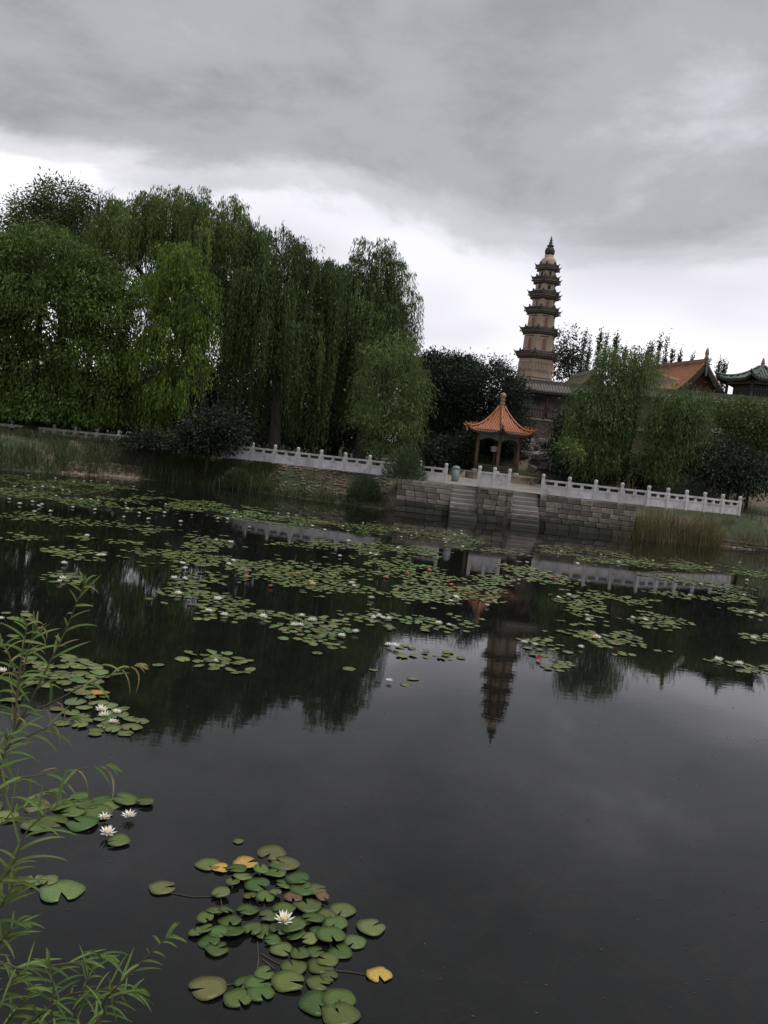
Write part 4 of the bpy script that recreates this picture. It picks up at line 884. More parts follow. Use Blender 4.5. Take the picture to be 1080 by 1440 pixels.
# willows in front of the courtyard
E = [(862, 530, 24, 42), (900, 535, 20, 40), (862, 500, 9, 16), (903, 505, 8, 14), (846, 580, 42, 42), (872, 585, 26, 34), (834, 625, 38, 45), (858, 640, 20, 26)]
V, Fq, T_ = leafy(E, 53, 330, 62, 0.38, 0.28, 0.055, 0.7, 0.4, 2.2); V2, F2, T2 = weeping(E, 53, 110, 7, 0.9, 2.6, 2.2, 0.35, 0.12, 0.28, 0.05)
make_tree('feathery_willow', 'feathery green willow with pointed tops before the courtyard wall', 'tree', 893, 53, E, F_mid, np.concatenate([V, V2]), np.concatenate([Fq, F2 + len(V)]), np.concatenate([T_, T2]), 0.13)
E = [(962, 575, 34, 32), (950, 598, 36, 34), (936, 645, 30, 34), (962, 625, 30, 38)]
V, Fq, T_ = leafy(E, 51.5, 250, 62, 0.38, 0.28, 0.055, 0.7, 0.4, 2.2); V2, F2, T2 = weeping(E, 51.5, 90, 7, 0.9, 2.6, 2.2, 0.35, 0.12, 0.28, 0.05)
make_tree('feathery_willow', 'lower spreading feathery willow under the orange hall gable', 'tree', 938, 51.5, E, F_mid, np.concatenate([V, V2]), np.concatenate([Fq, F2 + len(V)]), np.concatenate([T_, T2]), 0.12)
for (E, D, bx_, lab, mt_) in [([(805, 605, 22, 30), (800, 635, 26, 24), (822, 620, 18, 30)], 57, 806, 'dark bush between the rocks and the feathery willow', F_dark),
                              ([(1050, 600, 45, 35), (1030, 640, 40, 40), (1080, 630, 50, 50), (1100, 600, 40, 40)], 54, 1060, 'dark thicket tree at the right end of the terrace wall', F_elm),
                              ([(1010, 655, 40, 32), (1055, 668, 45, 28)], 51, 1030, 'low dark shrub thicket behind the end of the balustrade', F_dark),
                              ([(860, 655, 45, 26), (815, 660, 30, 18), (905, 665, 36, 22)], 56, 860, 'low dark hedge growth below the feathery willows', F_dark),
                              ([(1035, 583, 30, 16), (1070, 590, 25, 14)], 57, 1045, 'yellow green bush top growing against the courtyard wall', F_left),
                              ([(295, 612, 36, 26), (265, 625, 26, 22), (320, 600, 26, 22)], 50.4, 292, 'dark leafy bush covering the balustrade below the bright willow', F_dark),
                              ([(205, 632, 26, 16), (170, 640, 24, 12)], 50.6, 195, 'shaded low bush by the gravel under the broad green tree', F_dark),
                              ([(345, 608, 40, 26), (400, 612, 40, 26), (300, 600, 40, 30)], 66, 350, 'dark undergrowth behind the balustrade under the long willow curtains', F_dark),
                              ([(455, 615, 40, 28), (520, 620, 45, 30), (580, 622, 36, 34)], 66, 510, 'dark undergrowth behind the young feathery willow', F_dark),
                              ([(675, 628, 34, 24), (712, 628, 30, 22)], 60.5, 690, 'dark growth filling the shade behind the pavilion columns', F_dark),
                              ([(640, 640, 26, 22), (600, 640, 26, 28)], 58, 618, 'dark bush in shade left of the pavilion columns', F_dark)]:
    make_tree('bush', lab, 'bush', bx_, D, E, mt_, *leafy(E, D, 150, 75, 0.42, 0.24, 0.09, 0.2, 0.35, 1.9), 0.10)
E = [(806, 628, 18, 10), (812, 638, 14, 8)]
make_tree('sapling', 'small pale leaved sapling behind the quay balustrade', 'tree', 808, 50, E, F_mid, *leafy(E, 50, 26, 30, 0.22, 0.22, 0.09, 0.2, 0.3), 0.035)
# tree beside the pagoda and poplars behind the courtyard
E = [(797, 490, 15, 28), (790, 515, 16, 24), (806, 505, 14, 26)]
make_tree('courtyard_tree', 'dark leafy tree right beside the pagoda', 'tree', 797, 88, E, F_poplar, *leafy(E, 88, 120, 24, 0.45, 0.32, 0.14, 0.2, 0.3), 0.22)
for (px_, top, D, wpx) in [(823, 473, 104, 7), (830, 480, 108, 6), (845, 470, 104, 8), (853, 474, 110, 6), (867, 478, 106, 8), (880, 488, 112, 7), (893, 492, 108, 6), (912, 487, 110, 4), (918, 484, 106, 4), (929, 478, 108, 5), (938, 482, 112, 5), (947, 492, 108, 6), (957, 496, 112, 6), (975, 498, 110, 6), (997, 508, 108, 4), (1013, 508, 110, 5), (1019, 515, 106, 4)]:
    bt = 560; E = [(px_ - (top - bt) * 0.0, (top + bt) / 2 + 6, wpx, (bt - top) / 2)]
    c, r_ = ell(E[0], D); hz_ = 9.0
    topz = P(px_, top, D).z; x0 = P(px_, top, D).x; n = 26; Vs, Fs, Ts, off = [], [], [], 0
    for j in range(95):
        u = rng.random() ** 0.8; z = 7.0 + (topz - 7.0) * u; rr = r_[0] * (0.18 + 0.9 * (1 - u) ** 0.8) * (0.5 + 0.5 * rng.random()) * (1 if u < .9 else .5)
        a_ = rng.random() * 6.28; q = np.array([x0 + math.cos(a_) * rr * rng.random() ** .5, D + math.sin(a_) * rr * rng.random() ** .5, z])
        pos = q + rng.normal(size=(18, 3)) * np.array([0.17, 0.17, 0.5]); dr = unit(rng.normal(size=(18, 3)) + np.array([0, 0, 0.9]))
        V, Fq = leaves(pos, dr, 0.30, 0.13); Vs.append(V); Fs.append(Fq + off); off += len(V); Ts.append(np.clip(rng.normal(.5, .25, 18), 0, 1))
    th = thing('poplar_tree', (x0, D, tz(x0, D)), 'slender dark poplar in the row behind the temple courtyard', 'tree', 'poplars behind the courtyard')
    MB().tube([(x0, D, tz(x0, D) - 0.2), (x0, D, 12), (x0, D, topz - 0.6)], [0.22, 0.14, 0.03], 7).build('trunk', M_bark, th)
    link('crown', np_mesh('crown', np.concatenate(Vs), np.concatenate(Fs), F_poplar, np.concatenate(Ts)), th)
# a bare twiggy crown beside the dark round tree
tb = P(140, 330, 69); twg = thing('bare_tree', (tb.x, 69, tz(tb.x, 69)), 'thin bare twigged tree between the elm and the mounded willow', 'tree')
mb = MB(); mb.tube([(tb.x, 69, tz(tb.x, 69) - .2), (tb.x - .1, 69, 12), tuple(P(140, 300, 69))], [0.2, 0.14, 0.07], 7); mb.build('trunk', M_bark, twg)
mb = MB(); rr_ = random.Random(5)
for j in range(26):
    a = P(140 + rr_.uniform(-3, 3), rr_.uniform(290, 325), 69); e = P(140 + rr_.uniform(-26, 22), rr_.uniform(262, 290), 69); e.y += rr_.uniform(-1, 1); mdl = a.lerp(e, .5) + Vector((rr_.uniform(-.2, .2), 0, .1))
    mb.tube([a, mdl, e], [0.04, 0.025, 0.01], 4)
    for q in range(3): mb.tube([mdl.lerp(e, q / 3), mdl.lerp(e, q / 3) + Vector((rr_.uniform(-.6, .6), rr_.uniform(-.3, .3), rr_.uniform(.2, .7)))], [0.018, 0.008], 4)
mb.build('twigs', M_bark, twg)

# ------------------------------------------------------------------ shrubs, grass, reeds, gravel on the far bank
def tuft(center, n, h, spread, wd, lean=0.35):
    """upright curved blades: two quads each"""
    c = np.asarray(center); bx = c + rng.normal(size=(n, 3)) * spread * np.array([1, 1, 0]); bx[:, 2] = terrain(bx[:, 0], bx[:, 1]) - 0.03
    H = h * rng.uniform(0.5, 1.15, n)[:, None]; ld = rng.normal(size=(n, 3)) * np.array([1, 1, 0]) * lean
    sd = unit(np.cross(ld + 1e-3, np.array([[0, 0, 1.0]]))) * wd / 2
    mid = bx + ld * H * 0.35 + np.array([0, 0, 1]) * H * 0.6; tip = bx + ld * H + np.array([0, 0, 1]) * H * 0.92
    V = np.stack([bx - sd, bx + sd, mid + sd * .8, mid - sd * .8, tip], 1).reshape(-1, 3); i = np.arange(n) * 5
    F_ = np.concatenate([np.stack([i, i + 1, i + 2, i + 3], 1), np.stack([i + 3, i + 2, i + 4, i + 4], 1)])
    return V, F_
def blades(name, spots, mat, label, cat):
    me = bpy.data.meshes.new(name); Vs, Fl, off = [], [], 0
    for s_ in spots:
        V, F_ = tuft(*s_); Vs.append(V); Fl += [tuple(f) if f[2] != f[3] else tuple(f[:3]) for f in (F_ + off)]; off += len(V)
    Fl = [f if len(set(f)) == 4 else tuple(dict.fromkeys(f)) for f in Fl]
    me.from_pydata(np.concatenate(Vs).tolist(), [], Fl); me.materials.append(mat)
    a = me.attributes.new('tone', 'FLOAT', 'FACE'); a.data.foreach_set('value', rng.random(len(me.polygons)).astype(np.float32))
    return tag(link(name, me), label, cat, kind='stuff')
sp_ = []
for _ in range(250):
    x = rng.uniform(-14.5, -6.8); y = shore(x) + rng.uniform(-0.2, 2.3); sp_.append(((x, y, 0), 26, rng.uniform(0.6, 1.15), 0.28, 0.035))
for _ in range(90):
    x = rng.uniform(-6.8, 0.6); y = shore(x) + rng.uniform(-0.1, 0.8); sp_.append(((x, y, 0), 18, rng.uniform(0.3, 0.7), 0.25, 0.03))
for _ in range(260):
    x = rng.uniform(-30, 24); y = shore(x) + rng.uniform(1.5, 6)
    if not (-0.5 < x < 14.5): sp_.append(((x, y, 0), 16, rng.uniform(0.2, 0.6), 0.3, 0.03))
for _ in range(120):
    x = rng.uniform(-30, -16); y = shore(x) + rng.uniform(-0.1, 1.6); sp_.append(((x, y, 0), 18, rng.uniform(0.4, 0.9), 0.3, 0.03))
for _ in range(330):
    x = rng.uniform(-32, -13); y = shore(x) + rng.uniform(0.3, 4.2); sp_.append(((x, y, 0), 22, rng.uniform(0.35, 0.85), 0.3, 0.03))
blades('bank_grass', sp_, F_grass, 'tall grass growing along the far bank', 'grass')
sp_ = []
for _ in range(170):
    x = rng.uniform(13.0, 18.6); y = shore(x) + rng.uniform(-1.0, 0.6); sp_.append(((x, y, 0), 16, rng.uniform(0.9, 2.3), 0.3, 0.03, 0.3))
for _ in range(70):
    x = rng.uniform(17.5, 26); y = shore(x) + rng.uniform(-0.1, 1.2); sp_.append(((x, y, 0), 14, rng.uniform(0.5, 1.1), 0.3, 0.03, 0.25))
blades('reeds', sp_, F_reed, 'tan and green reeds standing in the water by the quay end', 'reeds')
for (px_, py_, D, w, h, lab) in [(514, 668, 47.6, 1.0, 1.45, 'small rounded bank shrub left of the larger one before the balustrade'), (568, 664, 47.0, 1.25, 1.9, 'larger rounded bank shrub hiding part of the white balustrade'), (335, 660, 49.6, 0.9, 1.2, 'low shrub at the start of the long white balustrade')]:
    bx = P(px_, py_, D).x; bz = tz(bx, D); th = thing('bank_shrub', (bx, D, bz), lab, 'shrub', 'shrubs before the balustrade')
    n = 2600; d = unit(rng.normal(size=(n, 3)) + np.array([0, 0, 0.7])); d[:, 2] = np.abs(d[:, 2]); rad = rng.random(n)[:, None] ** 0.4
    pos = np.array([bx, D, bz]) + d * rad * np.array([w, w * .8, h]); dr = unit(d + rng.normal(size=(n, 3)) * 0.5 + np.array([0, 0, 0.5]))
    V, Fq = leaves(pos, dr, 0.26, 0.045); link('foliage', np_mesh('foliage', V, Fq, F_shrub, rng.random(n)), th)
    st = MB()
    for j in range(9):
        e = Vector((bx + rng.uniform(-.7, .7) * w, D + rng.uniform(-.5, .5) * w, bz + h * rng.uniform(.6, .9))); st.tube([(bx, D, bz - .1), Vector((bx, D, bz)).lerp(e, .5), e], [0.03, 0.02, 0.008], 5)
    st.build('stems', M_bark, th)
gv_ = MB(); pb_ = np.random.default_rng(3)
for _ in range(2600):
    if pb_.random() < 0.6: x = pb_.uniform(-18.8, -15.0); y = shore(x) + pb_.uniform(-0.25, 1.3)
    elif pb_.random() < 0.5: x = pb_.uniform(-8.5, 0.4); y = shore(x) + pb_.uniform(0.2, 3.0)
    else: x = pb_.uniform(17.5, 25); y = shore(x) + pb_.uniform(-0.2, 0.9)
    s_ = pb_.uniform(0.05, 0.16); gv_.lathe((x, y, tz(x, y) - s_ * .2), [(s_ * .6, 0), (s_, s_ * .35), (s_ * .5, s_ * .75)], 5, pb_.random() * 3)
tag(gv_.build('gravel', M_gravel), 'loose stones and gravel along the far shoreline', 'gravel', kind='stuff')
bk = thing('bank_stones', (20, 46, 0), 'flat sandstone slabs along the water right of the reeds', 'stones')
for k in range(22):
    x = 18.0 + k * 0.36 + random.uniform(-.1, .1); y = shore(x) + random.uniform(-0.1, 0.35) + (k % 2) * .3
    piece('stone_slab', random.choice(slabs), bk, (x, y, 0.06 + (k % 2) * .16), (random.uniform(.5, .9), random.uniform(.4, .6), random.uniform(.16, .26)), random.uniform(-.2, .2), (random.uniform(-.06, .06), random.uniform(-.06, .06)))

# ------------------------------------------------------------------ water lilies
def pad_mesh(name, mat, seed, lift=0.0, torn=0.0):
    """round floating leaf of radius 1 with its notch, wavy rim and slight dish"""
    r = np.random.default_rng(seed); n = 22; gap = r.uniform(0.10, 0.26); a = np.linspace(gap, 2 * math.pi - gap, n)
    ph = r.random(3) * 6.28
    rim = 1 + 0.045 * np.sin(3 * a + ph[0]) + 0.03 * np.sin(5 * a + ph[1]) - torn * np.maximum(0, np.sin(4 * a + ph[2])) ** 2
    rim[0] *= 0.9; rim[-1] *= 0.9
    wz = lift * (0.6 * np.sin(2 * a + ph[0]) + 0.5 * np.sin(3 * a + ph[1])) 
    V = [(0.06, 0, 0.0)]
    V += [(0.55 * k * math.cos(t_), 0.55 * k * math.sin(t_), 0.012 + 0.35 * w) for k, t_, w in zip(rim, a, wz)]
    V += [(k * math.cos(t_), k * math.sin(t_), 0.02 + w) for k, t_, w in zip(rim, a, wz)]
    V += [(k * 0.985 * math.cos(t_), k * 0.985 * math.sin(t_), 0.004 + w) for k, t_, w in zip(rim, a, wz)]
    F_ = [(0, i, i + 1) for i in range(1, n)] + [(i, i + n, i + n + 1, i + 1) for i in range(1, n)] + [(i + n, i + 2 * n, i + 2 * n + 1, i + n + 1) for i in range(1, n)]
    me = bpy.data.meshes.new(name); me.from_pydata(V, [], F_); me.materials.append(mat); me.polygons.foreach_set('use_smooth', [i < 2 * (n - 1) for i in range(len(F_))]); return me
PADS = {'g': [pad_mesh('pad', M_pad, k, 0.02) for k in range(5)], 'd': [pad_mesh('pad', M_pad_deep, 10 + k, 0.07) for k in range(6)], 'o': [pad_mesh('pad', M_pad_olive, 30 + k, 0.06) for k in range(3)],
        'y': [pad_mesh('pad', M_pad_yellow, 40 + k, 0.10, 0.12) for k in range(3)], 'b': [pad_mesh('pad', M_pad_brown, 50 + k, 0.05, 0.08) for k in range(2)]}
def flower_mesh(name, mat, seed, openness=1.0):
    r = np.random.default_rng(seed); mb = MB()
    for ring, (n, ln, el, w) in enumerate(((8, 1.0, 0.22, 0.30), (8, 0.92, 0.55, 0.27), (7, 0.75, 0.92, 0.22), (5, 0.5, 1.2, 0.16))):
        for k in range(n):
            a = 2 * math.pi * (k + 0.5 * ring) / n + r.normal() * 0.07; e = (el + r.normal() * 0.07) * (1.0 if openness > .9 else 1.35); l_ = ln * r.uniform(0.88, 1.08)
            d = Vector((math.cos(a), math.sin(a), 0)); sd = Vector((-math.sin(a), math.cos(a), 0))
            def q(u, v, up): 
                h = math.sin(e) * u + 0.12 * u * u
                return d * (l_ * math.cos(e) * u + 0.06) + sd * v + Vector((0, 0, 0.12 + l_ * h + up))
            mb.add([q(0, 0, 0), q(0.5, w / 2, 0.05), q(0.55, 0, -0.03), q(0.5, -w / 2, 0.05), q(1.0, 0, 0.06)], [(0, 2, 1), (0, 3, 2), (1, 2, 4), (2, 3, 4)])
    me = bpy.data.meshes.new(name); me.from_pydata(mb.v, [], mb.f); me.materials.append(mat); return me
st_mb = MB().lathe((0, 0, 0.12), [(0.16, 0), (0.24, 0.2), (0.26, 0.38), (0.10, 0.44)], 9); st_o = st_mb.build('stamens', M_stamen); ST_ME = st_o.data; bpy.data.objects.remove(st_o)
FLW = {'w': [flower_mesh('flower', M_white, k) for k in range(3)] + [flower_mesh('flower', M_white, 8, 0.6)], 'p': [flower_mesh('flower', M_pink, k, 0.6 if k else 1) for k in range(2)], 'r': [flower_mesh('flower', M_red, 3, 0.6)], 'y': [flower_mesh('flower', M_yel, 4), flower_mesh('flower', M_yel, 5)]}
class Clump:
    def __init__(s, label, group=None, loc=None):
        s.o = thing('water_lily', loc, label, 'water lily', group); s.pts = []; s.far = []
    def pad(s, x, y, r_, kind='g', z=0.0, tilt=0.0):
        px_size = 2 * r_ * FPX / max(y, 1)
        if px_size < 9.0: s.far.append((x, y, r_, kind)); return
        me = random.choice(PADS[kind]); k = len(s.pts)
        piece('pad', me, s.o, (x, y, 0.006 + z + 0.0025 * (k % 7)), (r_, r_ * random.uniform(0.9, 1.05), r_ * 0.9), random.uniform(0, 6.28), (random.gauss(0, tilt), random.gauss(0, tilt)))
        s.pts.append((x, y, r_))
    def flower(s, x, y, r_, kind='w', z=0.02):
        f = piece('flower', random.choice(FLW[kind]), s.o, (x, y, z), (r_, r_, r_ * 0.95), random.uniform(0, 6.28), (random.gauss(0, .08), random.gauss(0, .08)))
        c = bpy.data.objects.new('stamens', ST_ME); C.objects.link(c); c.parent = f
    def finish(s):
        if not s.far: return
        V, F_, mi = [], [], []; kinds = ['g', 'd', 'o', 'y', 'b']
        for x, y, r_, kd in s.far:
            o = len(V); n = 10; a0 = random.random() * 6.28; zt_ = 0.006 + random.random() * 0.012
            V.append((x, y, zt_)); V += [(x + r_ * math.cos(a0 + 0.2 + 5.9 * i / (n - 1)), y + r_ * math.sin(a0 + 0.2 + 5.9 * i / (n - 1)), zt_ + random.uniform(0, .012)) for i in range(n)]
            F_ += [(o, o + i, o + i + 1) for i in range(1, n)]; mi += [kinds.index(kd)] * (n - 1)
        me = bpy.data.meshes.new('small_pads'); me.from_pydata(V, [], F_)
        for mt_ in (M_pad, M_pad_deep, M_pad_olive, M_pad_yellow, M_pad_brown): me.materials.append(mt_)
        me.polygons.foreach_set('material_index', mi); tag(link('small_pads', me, s.o), kind='stuff')
grid_taken = {}
def free(x, y, dmin):
    c = (int(x / 0.3), int(y / 0.3))
    for i in (-1, 0, 1):
        for j in (-1, 0, 1):
            for (qx, qy) in grid_taken.get((c[0] + i, c[1] + j), ()):
                if (qx - x) ** 2 + (qy - y) ** 2 < dmin * dmin: return False
    grid_taken.setdefault(c, []).append((x, y)); return True
NPAD = 0
def clump(label, group, ells, flowers=(), kinds='gggggggdgo', fill=0.80, rmin=0.062, rmax=0.112, tilt=0.05):
    """pads fill the ellipses (photo pixels laid on the water), flowers stand at given pixels"""
    global NPAD
    c0 = Wp(ells[0][0], ells[0][1]); cl = Clump(label, group, (c0.x, c0.y, 0.0))
    for e in ells:
        ex, ey, rx, ry = e[:4]; ang = R(e[4] if len(e) > 4 else 4.0); dens = fill * (e[5] if len(e) > 5 else 1.0)
        cc = Wp(ex, ey); sx = rx * cc.y / FPX
        sy = abs(Wp(ex, ey - ry).y - Wp(ex, ey + ry).y) / 2
        tries = int(min(1500, math.pi * sx * sy / (math.pi * 0.105 ** 2) * 2.6 * dens))
        nz = random.random() * 50
        for _ in range(tries):
            u = math.sqrt(random.random()) * (1.0 if random.random() < 0.8 else random.uniform(1.0, 1.55)); a = random.random() * 6.283
            q = Wp(ex + math.cos(ang) * rx * u * math.cos(a) - math.sin(ang) * ry * u * math.sin(a), ey + math.sin(ang) * rx * u * math.cos(a) + math.cos(ang) * ry * u * math.sin(a))
            if u > 0.4 and math.sin(q.x * 2.3 + nz) + math.sin(q.y * 1.9 - nz) + math.sin((q.x + q.y) * 3.1 + nz) * .6 < -0.15: continue
            if u > 0.8 and random.random() < 0.35: continue
            r_ = random.uniform(rmin, rmax) * (1 if random.random() < .8 else .75)
            if free(q.x, q.y, r_ * 1.35): cl.pad(q.x, q.y, r_, random.choice(kinds), 0.0, tilt); NPAD += 1
    for f in flowers:
        q = Wp(f[0], f[1] + 2.5); cl.flower(q.x, q.y, random.uniform(0.072, 0.105) * (0.8 if q.y < 14 or q.y > 32 else 1.0), f[2] if len(f) > 2 else 'w')
    cl.finish(); return cl
GL = 'white flowering lily mats'
SAME = 'flat mat of green lily pads with a few white flowers'
# mats across the middle of the pond
clump('mat of lily pads with paired coral flowers facing the left bank', 'lily mats with coloured flowers', [(365, 800, 120, 15), (440, 812, 110, 20), (300, 786, 80, 12), (270, 770, 40, 7)], [(347, 803, 'p'), (346, 811, 'p'), (411, 806, 'p'), (420, 806, 'p'), (381, 824, 'p'), (437, 818, 'y'), (440, 821, 'y'), (257, 792), (260, 799), (328, 788), (322, 793), (495, 820), (498, 824)])
clump('lily mat with white flowers only, tucked against the coral flowered mat', 'lily mats with coloured flowers', [(262, 822, 72, 20), (300, 845, 55, 12)], [(245, 813), (260, 814), (250, 835), (306, 843)])
clump('lily mat with scattered pink flowers beside the yellow bloom', 'lily mats with coloured flowers', [(590, 825, 75, 22), (650, 835, 55, 24), (560, 800, 60, 12), (690, 822, 40, 14)], [(542, 811, 'p'), (574, 807, 'p'), (604, 802, 'p'), (662, 833, 'p'), (635, 822, 'p'), (642, 840), (634, 845), (685, 851), (640, 838), (522, 841)])
clump('broad lily mat with nine white flowers between coral flowered mat and open water', GL, [(400, 880, 75, 20), (465, 890, 70, 22), (330, 868, 45, 14)], [(293, 860), (315, 865), (370, 868), (425, 866), (439, 873), (414, 880), (422, 880), (500, 889), (480, 895)])
clump('lily mat with paired white flowers touching the pink flowered mat', GL, [(580, 872, 85, 16), (520, 862, 40, 14)], [(525, 869), (538, 869), (547, 871), (617, 877), (631, 879), (533, 866)])
clump('thin strip of lily pads at the edge of the open sky reflection', GL, [(560, 908, 45, 9, 4, .8), (615, 922, 55, 6, 4, .6)], [(547, 908), (556, 910)])
clump(SAME, GL, [(120, 785, 62, 11), (80, 776, 25, 5)], [(90, 792), (139, 781), (145, 781)])
clump('small lily mat with two white flowers behind the tallest herb tip', GL, [(88, 814, 32, 10)], [(84, 818), (88, 814)])
clump(SAME, GL, [(303, 760, 44, 8), (220, 778, 50, 6, 4, .7)], [(304, 759), (325, 762)])
clump(SAME, GL, [(30, 758, 35, 6), (105, 756, 30, 4), (175, 762, 30, 4, 4, .6)], [(122, 753)])
clump(SAME, GL, [(500, 770, 70, 10), (430, 765, 50, 6, 4, .7), (570, 775, 50, 8)], [(478, 781), (521, 778), (528, 780), (490, 760), (560, 770)])
clump(SAME, GL, [(640, 760, 45, 8), (690, 775, 50, 7, 4, .6)], [(625, 757), (627, 762), (650, 768)])
clump('lily mat with a few pads and one pink flower before the quay', 'lily mats with coloured flowers', [(770, 812, 60, 10, 4, .7), (740, 800, 40, 8, 4, .7)], [(779, 811, 'p'), (730, 815), (741, 790), (812, 792)])
clump('lily mat between the balustrade reflection and the cream flowered mat', GL, [(812, 858, 42, 22), (835, 838, 30, 8, 4, .7)], [(825, 865), (827, 872), (785, 840), (800, 836)])
clump('oval lily mat with two white flowers beside the cream flowered mat', GL, [(925, 871, 42, 14), (895, 846, 36, 6, 4, .7)], [(890, 869), (908, 872)])
clump('lily mat with one cream flower right of the red bloom', 'lily mats with coloured flowers', [(855, 904, 55, 18), (822, 892, 26, 8)], [(835, 897, 'y'), (817, 910), (840, 897)])
clump('lily mat with a single deep red flower by the pagoda reflection', 'lily mats with coloured flowers', [(752, 918, 34, 24), (785, 935, 22, 10)], [(757, 926, 'r'), (752, 907), (737, 904)])
clump('few stray lily pads with one white flower on the sky reflection', 'lily mats with coloured flowers', [(570, 962, 26, 9, 4, .7)], [(547, 958)])
clump('isolated lily island with one white flower in the willow reflection', 'lily mats with coloured flowers', [(305, 932, 36, 14), (290, 930, 28, 10), (325, 945, 30, 8), (228, 935, 16, 16, 0, .35)], [(303, 931)], 'gggddggdgyo', 1.0, 0.09, 0.13, 0.08)
clump('small scatter of lily pads without flowers in open water', 'lily mats with coloured flowers', [(498, 945, 28, 14, 4, .35)], [])
clump('lily mat floating on the reflection of the green roofed pavilion', GL, [(1010, 932, 52, 10, 10), (1055, 940, 30, 9, 8)], [(1010, 928), (1040, 934)])
clump(SAME, GL, [(1062, 895, 26, 8, 8)], [(1060, 897)])
clump(SAME, GL, [(1055, 862, 32, 7, 8), (1020, 843, 40, 5, 8, .7)], [(1057, 862), (1070, 866)])
clump(SAME, GL, [(1045, 838, 45, 7, 8), (960, 838, 50, 5, 6, .6)], [(970, 837), (1046, 836)])
clump('lily mat with a yellow flower off the reed bed', 'lily mats with coloured flowers', [(940, 812, 55, 7, 5, .8), (1010, 822, 50, 6, 6, .8)], [(943, 812, 'y'), (1050, 815), (985, 820)])
clump(SAME, GL, [(880, 790, 70, 7, 5, .7), (970, 796, 70, 6, 5, .7), (1050, 806, 35, 6, 5, .7)], [(918, 787), (850, 782), (870, 790), (1000, 797), (1040, 790)])
clump(SAME, GL, [(800, 775, 50, 7, 5, .7), (860, 780, 30, 5, 5, .6)], [(789, 774), (785, 778), (845, 779)])
clump(SAME, GL, [(15, 866, 32, 10), (10, 895, 25, 8, 4, .7)], [(2, 870)])
# far mats in front of the left bank, seen very flat
fl = [(20, 683), (48, 685), (36, 687), (60, 683), (75, 684), (88, 688), (104, 676), (118, 675), (128, 675), (152, 677), (158, 685), (98, 690), (40, 667), (78, 671), (188, 683), (3, 686)]
clump('distant lily mat dotted with white flowers off the shaded bank', 'lily mats with coloured flowers', [(60, 680, 90, 8, 6), (150, 684, 70, 6, 6), (20, 692, 60, 8, 6)], fl, 'gggggd', 0.55)
rf2 = random.Random(9)
clump('distant lily mat off the grassy bank, many small white flowers', 'lily mats with coloured flowers', [(120, 705, 120, 9, 6), (280, 712, 110, 9, 6), (60, 728, 90, 8, 6, .7), (380, 728, 100, 9, 6)], [(rf2.uniform(20, 430), 0) for _ in range(0)] + [(x, 700 + x * 0.075 + rf2.uniform(-10, 16)) for x in [rf2.uniform(10, 450) for _ in range(34)]], 'gggggd', 0.5)
clump('distant lily mat with white flowers before the landing steps', 'lily mats with coloured flowers', [(500, 742, 80, 8, 6), (600, 748, 60, 6, 6, .8), (180, 742, 90, 7, 6, .7)], [(x, 722 + (x - 450) * 0.07 + rf2.uniform(8, 24)) for x in [rf2.uniform(430, 650) for _ in range(12)]], 'gggggd', 0.55)
# beside the near bank
clump('lily mat with one white flower half hidden by the tall leafy herbs', 'lily mats by the near bank', [(75, 945, 70, 24, 6), (40, 930, 45, 18), (115, 945, 36, 12), (25, 985, 25, 10, 0, .5)], [(3, 945)], 'gggggggo', 1.7, 0.095, 0.135, 0.05)
clump('lily mat with four close white flowers beyond the tallest herb', 'lily mats by the near bank', [(150, 1010, 52, 26, 8), (120, 985, 36, 16), (158, 1035, 12, 8, 0, .5)], [(147, 1008), (164, 1003), (159, 1017), (142, 1000)], 'gggggggggoy', 1.7, 0.09, 0.13, 0.06)
cl = clump('dark leaved lily clump with three large white flowers by the bank', 'lily mats by the near bank', [(60, 1135, 85, 26, 2), (150, 1125, 55, 18, -6), (20, 1150, 45, 16)], [], 'dddddg', 2.2, 0.11, 0.15, 0.10)
for x_, y_, r_ in ((147, 1151, 0.065), (181, 1149, 0.075), (150, 1173, 0.078)):
    q = Wp(x_, y_ + 4); cl.flower(q.x, q.y, r_)
for x_, y_, r_ in ((166, 1186, 0.095), (178, 1128, 0.125), (204, 1131, 0.08), (115, 1160, 0.14), (75, 1158, 0.12)):
    q = Wp(x_, y_); cl.pad(q.x, q.y, r_, 'd', 0.01, 0.05)
lone = Clump('three lone lily pads, one large, at the foot of the herbs', 'lily mats by the near bank', tuple(Wp(86, 1255)))
for x_, y_, w in ((86, 1255, 50), (47, 1240, 26), (68, 1240, 24)):
    q = Wp(x_, y_); lone.pad(q.x, q.y, w / 2 * (q - CAM).length / FPX, 'g', 0.004)
